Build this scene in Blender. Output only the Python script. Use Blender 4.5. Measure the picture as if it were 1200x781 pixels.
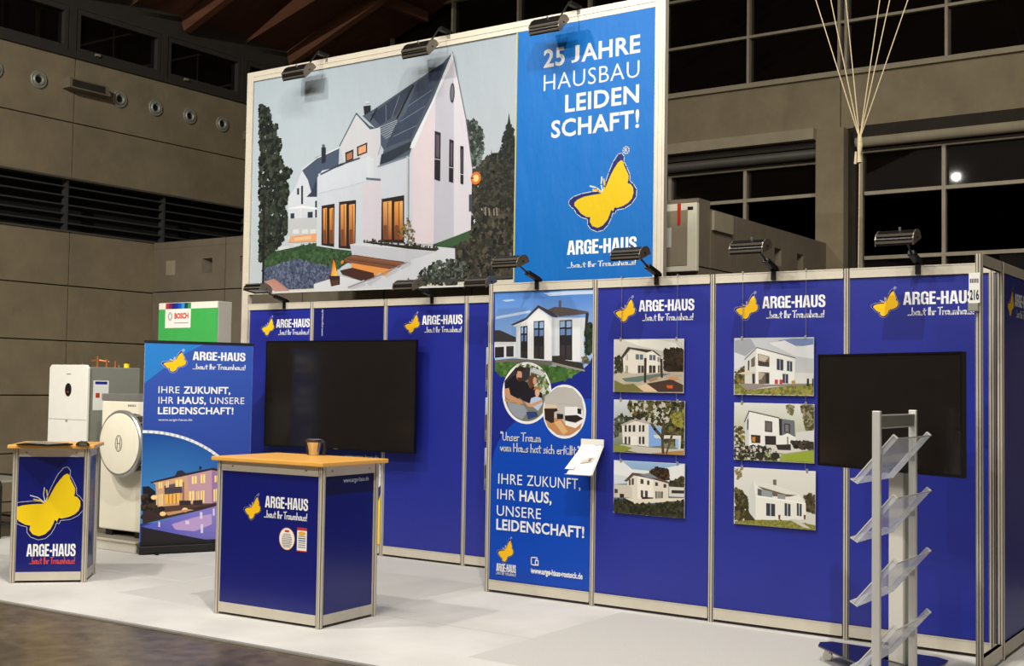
import bpy, bmesh, math, random
from mathutils import Vector, Matrix
from mathutils.geometry import tessellate_polygon

random.seed(7)
for o in list(bpy.data.objects):
    bpy.data.objects.remove(o)
SC = bpy.context.scene
COL = SC.collection

# ------------------------------------------------------------------ camera
CAM = Vector((5.781, -8.0437, 1.6678))
YAW, PITCH, ROLL, FPX = 0.606, 0.0438, 0.0153, 1420.95
fw = Vector((-math.sin(YAW) * math.cos(PITCH), math.cos(YAW) * math.cos(PITCH), math.sin(PITCH)))
r0 = Vector((math.cos(YAW), math.sin(YAW), 0))
u0 = r0.cross(fw)
rt = r0 * math.cos(ROLL) + u0 * math.sin(ROLL)
up = -r0 * math.sin(ROLL) + u0 * math.cos(ROLL)
cd = bpy.data.cameras.new('camera')
cd.sensor_width = 36
cd.sensor_fit = 'HORIZONTAL'
cd.lens = FPX / 1200 * 36
cd.clip_end = 200
co = bpy.data.objects.new('camera', cd)
COL.objects.link(co)
M4 = Matrix((rt, up, -fw)).transposed().to_4x4()
M4.translation = CAM
co.matrix_world = M4
SC.camera = co

# ------------------------------------------------------------------ light
SC.view_settings.view_transform = 'Standard'
SC.view_settings.look = 'None'
SC.view_settings.gamma = 1
SC.view_settings.use_curve_mapping = False
SC.view_settings.exposure = 0.4
W = bpy.data.worlds.new('world')
SC.world = W
W.use_nodes = True
W.node_tree.nodes['Background'].inputs[0].default_value = (0.9, 0.8, 0.65, 1)
W.node_tree.nodes['Background'].inputs[1].default_value = 0.18


def spot(name, loc, to, power, size, radius, col=(1, 0.95, 0.86), blend=0.8):
    l = bpy.data.lights.new(name, 'SPOT')
    l.energy = power
    l.spot_size = math.radians(size)
    l.spot_blend = blend
    l.shadow_soft_size = radius
    l.color = col
    o = bpy.data.objects.new(name, l)
    COL.objects.link(o)
    o.location = loc
    o.rotation_euler = (Vector(to) - Vector(loc)).to_track_quat('-Z', 'Y').to_euler()
    return o


def area(name, loc, to, power, sx, sy, col=(1, 0.96, 0.9), spread=180):
    l = bpy.data.lights.new(name, 'AREA')
    l.energy = power
    l.shape = 'RECTANGLE'
    l.size = sx
    l.size_y = sy
    l.color = col
    l.spread = math.radians(spread)
    o = bpy.data.objects.new(name, l)
    COL.objects.link(o)
    o.location = loc
    o.rotation_euler = (Vector(to) - Vector(loc)).to_track_quat('-Z', 'Y').to_euler()
    return o


spot('hall_or_fill_spot', (4.3, -5.4, 9.3), (1.2, -0.6, 1.2), 1350, 84, 0.08)
spot('hall_or_fill_spot', (-3.2, -5.6, 8.0), (-1.6, 0.2, 1.6), 850, 84, 0.16)
for x_ in (-2.5, 0.5, 3.2):
    spot('hall_or_fill_spot', (x_, -10.0, 7.2), (x_ * .6, 0.4, 1.4), 480, 95, 0.06)  # soft front fill, added to brighten the booth
for dx_, dy_ in ((0, 0), (.7, .2), (1.3, -.3), (-.6, .35)):
    spot('hall_or_fill_spot', (dx_, -3.4 + dy_, 8.6), (0.0, -1.2, 0), 230, 110, 0.07)
spot('hall_or_fill_spot', (-1.5, -9.0, 7.6), (-8, 1.5, 4.2), 2400, 62, 0.1)  # added wash that brightens the left hall wall
for x_, y_ in ((6.5, -4.0), (6.9, -3.7), (7.3, -4.3)):
    spot('hall_or_fill_spot', (x_, y_, 9.6), (1.5, 6.7, 4.6), 520, 58, 0.06)  # unseen washes added to lift the back wall


# ------------------------------------------------------------------ helpers
def plane_point(x, y, ax, val):
    """3-D point where the sight line of a photo pixel meets a world plane"""
    d = fw + rt * ((x - 600) / FPX) - up * ((y - 390.5) / FPX)
    return CAM + d * ((val - CAM[ax]) / d[ax])


def lin(c):
    out = []
    for v in c[:3]:
        v = v / 255.0
        out.append(v / 12.92 if v <= 0.04045 else ((v + 0.055) / 1.055) ** 2.4)
    return tuple(out)


def mat(name, rgb, rough=0.6, metal=0.0, noise=0.0, nscale=8.0, bump=0.0, bscale=60.0, spec=0.5, coat=0.0, rgb2=None,
        stretch=(1, 1, 1), alpha=1.0, trans=0.0, emit=0.0):
    m = bpy.data.materials.new(name)
    m.use_nodes = True
    nt = m.node_tree
    b = nt.nodes['Principled BSDF']
    c = lin(rgb)
    b.inputs['Base Color'].default_value = (*c, 1)
    b.inputs['Roughness'].default_value = rough
    b.inputs['Metallic'].default_value = metal
    b.inputs['Specular IOR Level'].default_value = spec
    b.inputs['Coat Weight'].default_value = coat
    b.inputs['Coat Roughness'].default_value = 0.08
    b.inputs['Alpha'].default_value = alpha
    b.inputs['Transmission Weight'].default_value = trans
    if emit:
        b.inputs['Emission Color'].default_value = (*c, 1)
        b.inputs['Emission Strength'].default_value = emit
    tc = nt.nodes.new('ShaderNodeTexCoord')
    mp = nt.nodes.new('ShaderNodeMapping')
    mp.inputs['Scale'].default_value = stretch
    nt.links.new(tc.outputs['Object'], mp.inputs[0])
    if noise or rgb2:
        n = nt.nodes.new('ShaderNodeTexNoise')
        n.inputs['Scale'].default_value = nscale
        n.inputs['Detail'].default_value = 6
        n.inputs['Roughness'].default_value = 0.65
        nt.links.new(mp.outputs[0], n.inputs['Vector'])
        r = nt.nodes.new('ShaderNodeValToRGB')
        c2 = lin(rgb2) if rgb2 else tuple(v * (1 - noise) for v in c)
        c1 = c if rgb2 else tuple(min(1, v * (1 + noise)) for v in c)
        r.color_ramp.elements[0].position = 0.3
        r.color_ramp.elements[0].color = (*c2, 1)
        r.color_ramp.elements[1].position = 0.7
        r.color_ramp.elements[1].color = (*c1, 1)
        nt.links.new(n.outputs['Fac'], r.inputs[0])
        nt.links.new(r.outputs[0], b.inputs['Base Color'])
    if bump:
        n2 = nt.nodes.new('ShaderNodeTexNoise')
        n2.inputs['Scale'].default_value = bscale
        n2.inputs['Detail'].default_value = 4
        nt.links.new(mp.outputs[0], n2.inputs['Vector'])
        bp = nt.nodes.new('ShaderNodeBump')
        bp.inputs['Strength'].default_value = bump
        bp.inputs['Distance'].default_value = 0.02
        nt.links.new(n2.outputs['Fac'], bp.inputs['Height'])
        nt.links.new(bp.outputs[0], b.inputs['Normal'])
    return m


def print_mat(name, rough, spec, bump=0.0, bscale=2.0, stretch=(1, 1, 1)):
    """ink on a sheet: the colour comes from the shapes of the print itself"""
    m = mat(name, (255, 255, 255), rough=rough, spec=spec, bump=bump, bscale=bscale, stretch=stretch)
    nt = m.node_tree
    a = nt.nodes.new('ShaderNodeAttribute')
    a.attribute_name = 'ink'
    nt.links.new(a.outputs['Color'], nt.nodes['Principled BSDF'].inputs['Base Color'])
    return m


M = {}
M['alu'] = mat('beige_aluminium', (205, 198, 182), 0.42, 0.15, noise=0.05, nscale=5)
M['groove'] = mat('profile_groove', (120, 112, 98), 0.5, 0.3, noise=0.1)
M['navy'] = mat('navy_panel', (33, 43, 142), 0.33, noise=0.05, nscale=3, bump=0.02, bscale=300)
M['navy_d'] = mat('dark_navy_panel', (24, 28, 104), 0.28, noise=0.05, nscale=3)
M['navy_c'] = mat('counter_navy', (16, 24, 112), 0.25, noise=0.06, nscale=3)
M['wood'] = mat('beech_laminate', (244, 184, 88), 0.32, nscale=6, rgb2=(230, 166, 74), stretch=(1, 9, 9))
M['black'] = mat('black_plastic', (22, 20, 19), 0.45, noise=0.2)
M['blackm'] = mat('black_metal', (18, 16, 15), 0.4, 0.2, noise=0.2)
M['lampgrey'] = mat('grey_reflector_edge', (120, 112, 100), 0.35, 0.5, noise=0.1)
M['screen'] = mat('tv_glass', (30, 26, 24), 0.16, noise=0.1, spec=0.55)
M['bezel'] = mat('tv_bezel', (12, 11, 11), 0.3, noise=0.1)
M['concrete'] = mat('fair_faced_concrete', (134, 122, 98), 0.85, noise=0.16, nscale=2.2, bump=0.15, bscale=14)
M['concrete2'] = mat('grey_concrete', (112, 102, 86), 0.85, noise=0.14, nscale=2.0, bump=0.15, bscale=14)
M['conc_pale'] = mat('pale_concrete', (150, 140, 118), 0.85, noise=0.1, nscale=4)  # plain pale tone; also the painted light on the gallery side
M['joint'] = mat('dark_joint', (40, 34, 26), 0.9, noise=0.2)
M['dark'] = mat('dark_void', (9, 8, 8), 0.9, noise=0.2)
M['louvre'] = mat('louvre_metal', (74, 74, 74), 0.5, 0.4, noise=0.1)
M['wframe'] = mat('window_frame_grey', (92, 88, 82), 0.5, 0.3, noise=0.1)
M['wframe_l'] = mat('window_frame_pale', (150, 140, 120), 0.5, 0.2, noise=0.1)
M['glass'] = mat('night_window_glass', (14, 10, 8), 0.02, bump=0.015, bscale=1.6, noise=0.3, nscale=2, spec=0.45)
M['timber'] = mat('brown_timber', (110, 68, 46), 0.7, nscale=3, rgb2=(88, 54, 36), stretch=(0.4, 3, 3))
M['timber2'] = mat('dark_timber_boards', (104, 62, 40), 0.75, nscale=3, rgb2=(82, 50, 32), stretch=(0.4, 3, 3))
M['white'] = mat('white_lacquer', (232, 230, 222), 0.35, noise=0.02)
M['cream'] = mat('cream_lacquer', (238, 232, 212), 0.4, noise=0.02)
M['greyside'] = mat('grey_steel_side', (146, 146, 136), 0.45, 0.2, noise=0.05, nscale=3)
M['silver'] = mat('silver_metal', (186, 186, 184), 0.3, 0.7, noise=0.05)
M['steel'] = mat('brushed_steel', (200, 196, 186), 0.22, 0.9, noise=0.05, nscale=30, stretch=(1, 1, 0.1))
M['standsilver'] = mat('satin_silver_post', (220, 219, 216), 0.4, 0.35, noise=0.03)
M['colwhite'] = mat('pale_column', (206, 203, 195), 0.4, 0.1, noise=0.03)
M['copper'] = mat('copper_pipe', (196, 130, 84), 0.3, 0.8, noise=0.1)
M['yellow'] = mat('yellow_cap', (240, 205, 20), 0.4, noise=0.03)
M['green'] = mat('green_box_face', (66, 172, 84), 0.4, noise=0.04)
M['paper'] = mat('white_paper', (236, 236, 232), 0.6, noise=0.02)
M['rope'] = mat('pale_rope', (196, 180, 146), 0.8, noise=0.1, nscale=40)
M['wire'] = mat('steel_wire', (150, 150, 170), 0.4, 0.5, noise=0.05)
M['plinth'] = mat('pale_plinth_edge', (205, 200, 188), 0.6, noise=0.04)
M['plinthtop'] = mat('grey_plinth_carpet', (120, 114, 102), 0.9, noise=0.15, nscale=60)
M['tabledark'] = mat('dark_tube', (24, 20, 18), 0.35, 0.2, noise=0.1)
M['gloss_base'] = mat('glossy_navy_base', (8, 10, 26), 0.06, noise=0.1, spec=0.8, coat=0.5)
M['red'] = mat('red_strip', (200, 52, 30), 0.5, noise=0.05)
M['trimalu'] = mat('carpet_edge_strip', (176, 172, 164), 0.4, 0.4, noise=0.05)
M['print'] = print_mat('printed_sheet', 0.35, 0.4)
M['pvc'] = print_mat('printed_banner_cloth', 0.5, 0.3, bump=1.0, bscale=2.2, stretch=(1.6, 1, 0.6))
M['printm'] = print_mat('printed_matt', 0.5, 0.2)


def acrylic():
    m = bpy.data.materials.new('clear_acrylic')
    m.use_nodes = True
    nt = m.node_tree
    b = nt.nodes['Principled BSDF']
    b.inputs['Base Color'].default_value = (0.78, 0.80, 0.86, 1)
    b.inputs['Roughness'].default_value = 0.12
    b.inputs['Alpha'].default_value = 0.38
    b.inputs['Specular IOR Level'].default_value = 0.8
    return m


M['acrylic'] = acrylic()
M['acrylic_edge'] = mat('acrylic_bright_edge', (214, 212, 206), 0.25, noise=0.02)


def carpet_mat():
    m = mat('light_grey_carpet', (214, 212, 208), 0.95, noise=0.05, nscale=160, bump=0.3, bscale=300, spec=0.1)
    nt = m.node_tree
    b = nt.nodes['Principled BSDF']
    src = b.inputs['Base Color'].links[0].from_socket
    n = nt.nodes.new('ShaderNodeTexNoise')
    n.inputs['Scale'].default_value = 1.3
    n.inputs['Detail'].default_value = 5
    mp = [x for x in nt.nodes if x.type == 'MAPPING'][0]
    nt.links.new(mp.outputs[0], n.inputs['Vector'])
    r = nt.nodes.new('ShaderNodeValToRGB')
    r.color_ramp.elements[0].position = 0.35
    r.color_ramp.elements[0].color = (0.84, 0.84, 0.84, 1)
    r.color_ramp.elements[1].position = 0.62
    r.color_ramp.elements[1].color = (1, 1, 1, 1)
    nt.links.new(n.outputs['Fac'], r.inputs[0])
    mx = nt.nodes.new('ShaderNodeMixRGB')
    mx.blend_type = 'MULTIPLY'
    mx.inputs[0].default_value = 1
    nt.links.new(src, mx.inputs[1])
    nt.links.new(r.outputs[0], mx.inputs[2])
    nt.links.new(mx.outputs[0], b.inputs['Base Color'])
    return m


M['carpet'] = carpet_mat()
M['carpet2'] = mat('light_grey_carpet_worn', (198, 196, 192), 0.95, noise=0.07, nscale=120, bump=0.3, bscale=300, spec=0.1)


def floor_mat():
    m = mat('polished_hall_concrete', (112, 98, 80), 0.32, nscale=1.6, rgb2=(66, 58, 50), bump=0.05, bscale=9, spec=0.5)
    nt = m.node_tree
    b = nt.nodes['Principled BSDF']
    src = b.inputs['Base Color'].links[0].from_socket
    mp = [x for x in nt.nodes if x.type == 'MAPPING'][0]
    n = nt.nodes.new('ShaderNodeTexNoise')
    n.inputs['Scale'].default_value = 9
    n.inputs['Detail'].default_value = 8
    nt.links.new(mp.outputs[0], n.inputs['Vector'])
    r = nt.nodes.new('ShaderNodeValToRGB')
    r.color_ramp.elements[0].position = 0.38
    r.color_ramp.elements[0].color = (0.72, 0.72, 0.72, 1)
    r.color_ramp.elements[1].position = 0.66
    r.color_ramp.elements[1].color = (1.2, 1.2, 1.2, 1)
    nt.links.new(n.outputs['Fac'], r.inputs[0])
    mx = nt.nodes.new('ShaderNodeMixRGB')
    mx.blend_type = 'MULTIPLY'
    mx.inputs[0].default_value = 1
    nt.links.new(src, mx.inputs[1])
    nt.links.new(r.outputs[0], mx.inputs[2])
    nt.links.new(mx.outputs[0], b.inputs['Base Color'])
    return m


M['floor'] = floor_mat()


class MB:
    """collects solids, then links them as one mesh object"""

    def __init__(s):
        s.v, s.f, s.mi, s.mats = [], [], [], []

    def _m(s, m):
        if m is None:
            return 0
        if m not in s.mats:
            s.mats.append(m)
        return s.mats.index(m)

    def poly(s, pts, m=None):
        i = len(s.v)
        s.v += [tuple(p) for p in pts]
        s.f.append(tuple(range(i, i + len(pts))))
        s.mi.append(s._m(m))
        return s

    def hexa(s, p, m=None):
        i = len(s.v)
        s.v += [tuple(q) for q in p]
        for f in ((0, 3, 2, 1), (4, 5, 6, 7), (0, 1, 5, 4), (1, 2, 6, 5), (2, 3, 7, 6), (3, 0, 4, 7)):
            s.f.append(tuple(i + k for k in f))
            s.mi.append(s._m(m))
        return s

    def box(s, x0, x1, y0, y1, z0, z1, m=None):
        return s.hexa([(x0, y0, z0), (x1, y0, z0), (x1, y1, z0), (x0, y1, z0),
                       (x0, y0, z1), (x1, y0, z1), (x1, y1, z1), (x0, y1, z1)], m)

    def obox(s, c, X, Y, Z, m=None):
        """oriented box: centre and three half vectors"""
        c, X, Y, Z = Vector(c), Vector(X), Vector(Y), Vector(Z)
        return s.hexa([c - X - Y - Z, c + X - Y - Z, c + X + Y - Z, c - X + Y - Z,
                       c - X - Y + Z, c + X - Y + Z, c + X + Y + Z, c - X + Y + Z], m)

    def bar(s, a, b, w, h, m=None, ref=(0, 0, 1)):
        a, b = Vector(a), Vector(b)
        d = (b - a).normalized()
        S = d.cross(Vector(ref)).normalized()
        U = S.cross(d)
        return s.obox((a + b) / 2, (b - a) / 2, S * w / 2, U * h / 2, m)

    def prism(s, prof, a, b, U, V, m=None, cap=True):
        """profile [(u,v)] swept from a to b"""
        a, b, U, V = Vector(a), Vector(b), Vector(U), Vector(V)
        i = len(s.v)
        n = len(prof)
        for o in (a, b):
            s.v += [tuple(o + U * p[0] + V * p[1]) for p in prof]
        for k in range(n):
            s.f.append((i + k, i + (k + 1) % n, i + n + (k + 1) % n, i + n + k))
            s.mi.append(s._m(m))
        if cap:
            tri = tessellate_polygon([[Vector((p[0], p[1], 0)) for p in prof]])
            for t in tri:
                s.f.append(tuple(i + k for k in t))
                s.mi.append(s._m(m))
                s.f.append(tuple(i + n + k for k in reversed(t)))
                s.mi.append(s._m(m))
        return s

    def tube(s, pts, r, m=None, n=10, cap=True):
        pts = [Vector(p) for p in pts]
        i0 = len(s.v)
        rr = r if isinstance(r, (list, tuple)) else [r] * len(pts)
        ref = None
        for k, p in enumerate(pts):
            d = (pts[min(k + 1, len(pts) - 1)] - pts[max(k - 1, 0)]).normalized()
            if ref is None:
                ref = d.orthogonal().normalized()
            ref = (ref - d * ref.dot(d)).normalized()
            bi = d.cross(ref)
            for j in range(n):
                a = 2 * math.pi * j / n
                s.v.append(tuple(p + ref * (rr[k] * math.cos(a)) + bi * (rr[k] * math.sin(a))))
        for k in range(len(pts) - 1):
            for j in range(n):
                s.f.append((i0 + k * n + j, i0 + k * n + (j + 1) % n, i0 + (k + 1) * n + (j + 1) % n, i0 + (k + 1) * n + j))
                s.mi.append(s._m(m))
        if cap:
            s.f.append(tuple(i0 + j for j in reversed(range(n))))
            s.mi.append(s._m(m))
            s.f.append(tuple(i0 + (len(pts) - 1) * n + j for j in range(n)))
            s.mi.append(s._m(m))
        return s

    def build(s, name, m=None, parent=None, smooth=False, loc=None, bevel=0.0, label=None):
        me = bpy.data.meshes.new(name)
        me.from_pydata(s.v, [], s.f)
        if m is not None and not s.mats:
            me.materials.append(m)
        for q in s.mats:
            me.materials.append(q)
        if s.mats:
            for k, p in enumerate(me.polygons):
                p.material_index = s.mi[k]
        bm = bmesh.new()
        bm.from_mesh(me)
        bmesh.ops.recalc_face_normals(bm, faces=bm.faces)
        bm.to_mesh(me)
        bm.free()
        if smooth:
            for p in me.polygons:
                p.use_smooth = True
            try:
                me.set_sharp_from_angle(angle=math.radians(35))
            except Exception:
                pass
        o = bpy.data.objects.new(name, me)
        COL.objects.link(o)
        if loc is not None:
            o.location = loc
        if parent is not None:
            o.parent = parent
        if bevel:
            b = o.modifiers.new('bevel', 'BEVEL')
            b.width = bevel
            b.segments = 2
            b.limit_method = 'ANGLE'
        if label:
            o['label'] = label
        return o


def empty(name, loc=(0, 0, 0), rz=0.0, label=None, cat=None, group=None, kind=None):
    o = bpy.data.objects.new(name, None)
    o.empty_display_size = 0.1
    COL.objects.link(o)
    o.location = loc
    o.rotation_euler = (0, 0, rz)
    return tag(o, label, cat, group, kind)


def tag(o, label=None, cat=None, group=None, kind=None):
    if label:
        o['label'] = label
    if cat:
        o['category'] = cat
    if group:
        o['group'] = group
    if kind:
        o['kind'] = kind
    return o


def copy_tree(o, parent=None):
    c = o.copy()
    COL.objects.link(c)
    if parent is not None:
        c.parent = parent
    for ch in list(o.children):
        copy_tree(ch, c)
    return c


# ------------------------------------------------------------------ printed artwork
GEO = {}


def text_geo(s, off=0.0, space=1.0, cap=False):
    k = (s, off, space, cap)
    if k in GEO:
        return GEO[k]
    cu = bpy.data.curves.new('text', 'FONT')
    cu.body = s
    cu.offset = off
    cu.space_character = space
    cu.resolution_u = 3
    o = bpy.data.objects.new('text', cu)
    COL.objects.link(o)
    bpy.context.view_layer.update()
    dg = bpy.context.evaluated_depsgraph_get()
    me = bpy.data.meshes.new_from_object(o.evaluated_get(dg))
    vs = [(v.co.x, v.co.y) for v in me.vertices]
    fs = [tuple(p.vertices) for p in me.polygons]
    bpy.data.objects.remove(o)
    bpy.data.curves.remove(cu)
    bpy.data.meshes.remove(me)
    x0, x1 = min(v[0] for v in vs), max(v[0] for v in vs)
    y0, y1 = min(v[1] for v in vs), max(v[1] for v in vs)
    if cap:     # height measured as cap height, with the descending J lifted to the base line
        y0, y1 = 0.0, 0.70
        if cap == 'J':
            vs = [(x, y if y > 0 else y * .08) for x, y in vs]
    GEO[k] = ([((x - x0) / (x1 - x0), (y - y0) / (y1 - y0)) for x, y in vs], fs)
    return GEO[k]


BLOCK = {  # heavy condensed capitals
    'A': (0.52, [[(0, 0), (.14, 1), (.38, 1), (.52, 0), (.36, 0), (.34, .18), (.18, .18), (.16, 0)], [(.2, .33), (.26, .78), (.32, .33)]]),
    'R': (0.48, [[(0, 0), (0, 1), (.3, 1), (.43, .93), (.47, .76), (.44, .56), (.37, .5), (.45, .42), (.47, .3), (.48, 0), (.32, 0), (.31, .34), (.26, .42), (.16, .42), (.16, 0)], [(.16, .58), (.16, .84), (.26, .84), (.31, .77), (.3, .63), (.26, .58)]]),
    'G': (0.48, [[(.48, .62), (.32, .62), (.32, .8), (.25, .86), (.17, .8), (.16, .2), (.25, .13), (.32, .2), (.32, .38), (.25, .38), (.25, .53), (.48, .53), (.48, 0), (.38, 0), (.36, .07), (.22, -.02), (.06, .06), (0, .22), (0, .78), (.07, .94), (.25, 1.02), (.42, .94), (.48, .78)]]),
    'E': (0.39, [[(0, 0), (0, 1), (.38, 1), (.38, .84), (.16, .84), (.16, .6), (.35, .6), (.35, .44), (.16, .44), (.16, .16), (.39, .16), (.39, 0)]]),
    '-': (0.22, [[(0, .34), (0, .52), (.22, .52), (.22, .34)]]),
    'H': (0.46, [[(0, 0), (0, 1), (.16, 1), (.16, .6), (.3, .6), (.3, 1), (.46, 1), (.46, 0), (.3, 0), (.3, .44), (.16, .44), (.16, 0)]]),
    'U': (0.46, [[(0, 1), (.16, 1), (.16, .2), (.23, .13), (.3, .2), (.3, 1), (.46, 1), (.46, .2), (.38, .03), (.23, -.02), (.08, .03), (0, .2)]]),
    'S': (0.47, [[(.46, .66), (.31, .66), (.3, .82), (.23, .87), (.16, .8), (.18, .68), (.4, .52), (.47, .38), (.46, .14), (.38, .02), (.23, -.02), (.07, .02), (0, .16), (0, .36), (.15, .36), (.16, .2), (.23, .13), (.31, .18), (.31, .32), (.25, .4), (.07, .54), (0, .68), (.02, .88), (.1, .99), (.24, 1.02), (.38, .98), (.45, .86)]]),
}


def block_geo(s):
    if ('blk', s) in GEO:
        return GEO[('blk', s)]
    vs, fs, x = [], [], 0
    for ch in s:
        w, loops = BLOCK[ch]
        i = len(vs)
        lp = [[Vector((p[0] + x, p[1], 0)) for p in l] for l in loops]
        for l in lp:
            vs += [(q.x, q.y) for q in l]
        for t in tessellate_polygon(lp):
            fs.append(tuple(i + k for k in t))
        x += w + .045
    x -= .045
    GEO[('blk', s)] = ([(a / x, b) for a, b in vs], fs)
    return GEO[('blk', s)]


HAND = {
    'a': (.52, [[(.34, .42), (.18, .5), (.04, .28), (.1, .02), (.26, .06), (.38, .3)], [(.42, .54), (.38, .2), (.5, .0)]]),
    'b': (.46, [[(.06, 1), (.06, .02)], [(.06, .3), (.2, .48), (.38, .35), (.36, .1), (.2, 0), (.06, .08)]]),
    'u': (.5, [[(.05, .48), (.06, .12), (.2, 0), (.36, .12), (.38, .48)], [(.38, .48), (.4, 0)]]),
    't': (.42, [[(.2, .85), (.18, .1), (.3, 0)], [(.0, .55), (.4, .58)]]),
    'I': (.22, [[(.1, .95), (.1, 0)]]),
    'h': (.46, [[(.06, 1), (.06, 0)], [(.06, .3), (.22, .5), (.36, .4), (.37, 0)]]),
    'r': (.36, [[(.06, .5), (.08, 0)], [(.08, .3), (.2, .48), (.34, .46)]]),
    'T': (.56, [[(0, .92), (.6, .97)], [(.3, .95), (.27, 0)]]),
    'm': (.65, [[(.05, .5), (.06, 0)], [(.06, .3), (.2, .5), (.3, .4), (.3, 0)], [(.3, .3), (.44, .5), (.55, .4), (.56, 0)]]),
    's': (.4, [[(.34, .45), (.15, .5), (.08, .36), (.3, .2), (.28, .04), (.04, .02)]]),
    '!': (.2, [[(.14, .95), (.1, .28)], [(.08, .06), (.09, 0)]]),
    'U': (.6, [[(.05, .95), (.06, .2), (.25, 0), (.48, .15), (.52, .95)]]),
    'n': (.46, [[(.05, .5), (.06, 0)], [(.06, .3), (.22, .5), (.36, .4), (.37, 0)]]),
    'e': (.44, [[(.06, .25), (.36, .3), (.3, .48), (.12, .46), (.04, .2), (.16, .0), (.38, .06)]]),
    'v': (.4, [[(.02, .48), (.18, 0), (.36, .5)]]),
    'o': (.45, [[(.2, .5), (.05, .3), (.1, .03), (.28, .02), (.38, .25), (.3, .46), (.2, .5)]]),
    'H': (.6, [[(.06, .95), (.06, 0)], [(.5, 1), (.48, 0)], [(0, .45), (.56, .52)]]),
    'c': (.4, [[(.34, .42), (.18, .5), (.05, .28), (.12, .03), (.34, .04)]]),
    'i': (.2, [[(.08, .48), (.08, 0)], [(.09, .7), (.1, .64)]]),
    'f': (.34, [[(.34, .9), (.2, .95), (.16, .8), (.14, 0)], [(0, .5), (.32, .52)]]),
    'l': (.2, [[(.08, 1), (.08, 0)]]),
    'ü': (.5, [[(.05, .48), (.06, .12), (.2, 0), (.36, .12), (.38, .48)], [(.38, .48), (.4, 0)], [(.1, .7), (.11, .64)], [(.3, .7), (.31, .64)]]),
    '.': (.18, [[(.06, .05), (.08, 0)]]),
    '"': (.26, [[(.04, 1), (.04, .8)], [(.16, 1), (.16, .8)]]),
    ' ': (.25, []),
}


def hand_geo(s, w=.055):
    k = ('hand', s, w)
    if k in GEO:
        return GEO[k]
    vs, fs, x = [], [], 0
    for ch in s:
        adv, strokes = HAND[ch]
        for st in strokes:
            for a, b in zip(st, st[1:]):
                d = Vector((b[0] - a[0], b[1] - a[1]))
                d.normalize()
                e = d * w * .6
                n = Vector((-d.y, d.x)) * w
                i = len(vs)
                A, B = Vector(a) - e, Vector(b) + e
                for q in (A - n, B - n, B + n, A + n):
                    vs.append((q.x + x, q.y))
                fs.append((i, i + 1, i + 2, i + 3))
        x += adv
    GEO[k] = ([(a / x, b) for a, b in vs], fs)
    return GEO[k]


# the butterfly, traced on the big blue banner (units of its own)
BY = [(527, 268), (535, 248), (548, 215), (562, 182), (580, 150), (596, 126), (610, 115), (620, 120), (624, 140), (636, 165), (646, 188),
      (645, 210), (641, 226), (656, 230), (668, 248), (670, 272), (662, 300), (645, 320), (620, 335), (592, 345), (578, 343), (572, 362),
      (562, 354), (556, 375), (545, 402), (522, 430), (497, 441), (472, 433), (459, 412), (462, 390), (442, 388), (416, 372), (402, 352),
      (386, 336), (384, 322), (400, 305), (430, 292), (470, 283), (512, 277)]
BN = [(512, 266), (470, 268), (420, 278), (382, 292), (362, 308), (358, 325), (370, 340), (384, 350), (396, 372), (420, 390), (450, 398),
      (450, 425), (465, 447), (495, 459), (525, 450), (547, 425), (562, 392), (570, 366), (580, 372), (586, 354), (625, 347), (660, 324),
      (682, 292), (684, 256), (668, 230), (651, 216), (651, 185), (636, 148), (622, 122), (624, 98), (612, 82), (596, 88), (572, 125),
      (552, 175), (536, 222), (524, 262)]
ANT = [[(521, 266), (514, 232), (517, 196)], [(518, 270), (492, 248), (460, 240)]]
ANT_Y = [[(525, 268), (531, 240), (526, 206)], [(520, 274), (500, 262), (474, 258)]]


def bw(p):   # tracing units -> local metres of the banner
    return plane_point(580 + p[0] / 4.1125, 160 + p[1] / 4.1125, 1, 0.97)


def _norm(pts):
    b = [bw(p) for p in pts]
    return [(q.x, q.z) for q in b]


_all = _norm(BN)
_x0, _x1 = min(q[0] for q in _all), max(q[0] for q in _all)
_z0, _z1 = min(q[1] for q in _all), max(q[1] for q in _all)
BW, BH = _x1 - _x0, _z1 - _z0


def bnorm(pts):
    return [((a - _x0) / BW, (b - _z0) / BH) for a, b in _norm(pts)]


BYn, BNn = bnorm(BY), bnorm(BN)
ANTn, ANTYn = [bnorm(a) for a in ANT], [bnorm(a) for a in ANT_Y]
REGn = bnorm([(634, 67)])[0]

YEL = (250, 212, 10)
GOLD = (250, 196, 30)
WHT = (240, 242, 245)


def clip_poly(pts, u_min):
    out = []
    for a, b in zip(pts, pts[1:] + pts[:1]):
        ia, ib = a[0] >= u_min, b[0] >= u_min
        if ia:
            out.append(a)
        if ia != ib:
            t = (u_min - a[0]) / (b[0] - a[0])
            out.append((u_min, a[1] + t * (b[1] - a[1])))
    return out


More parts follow.
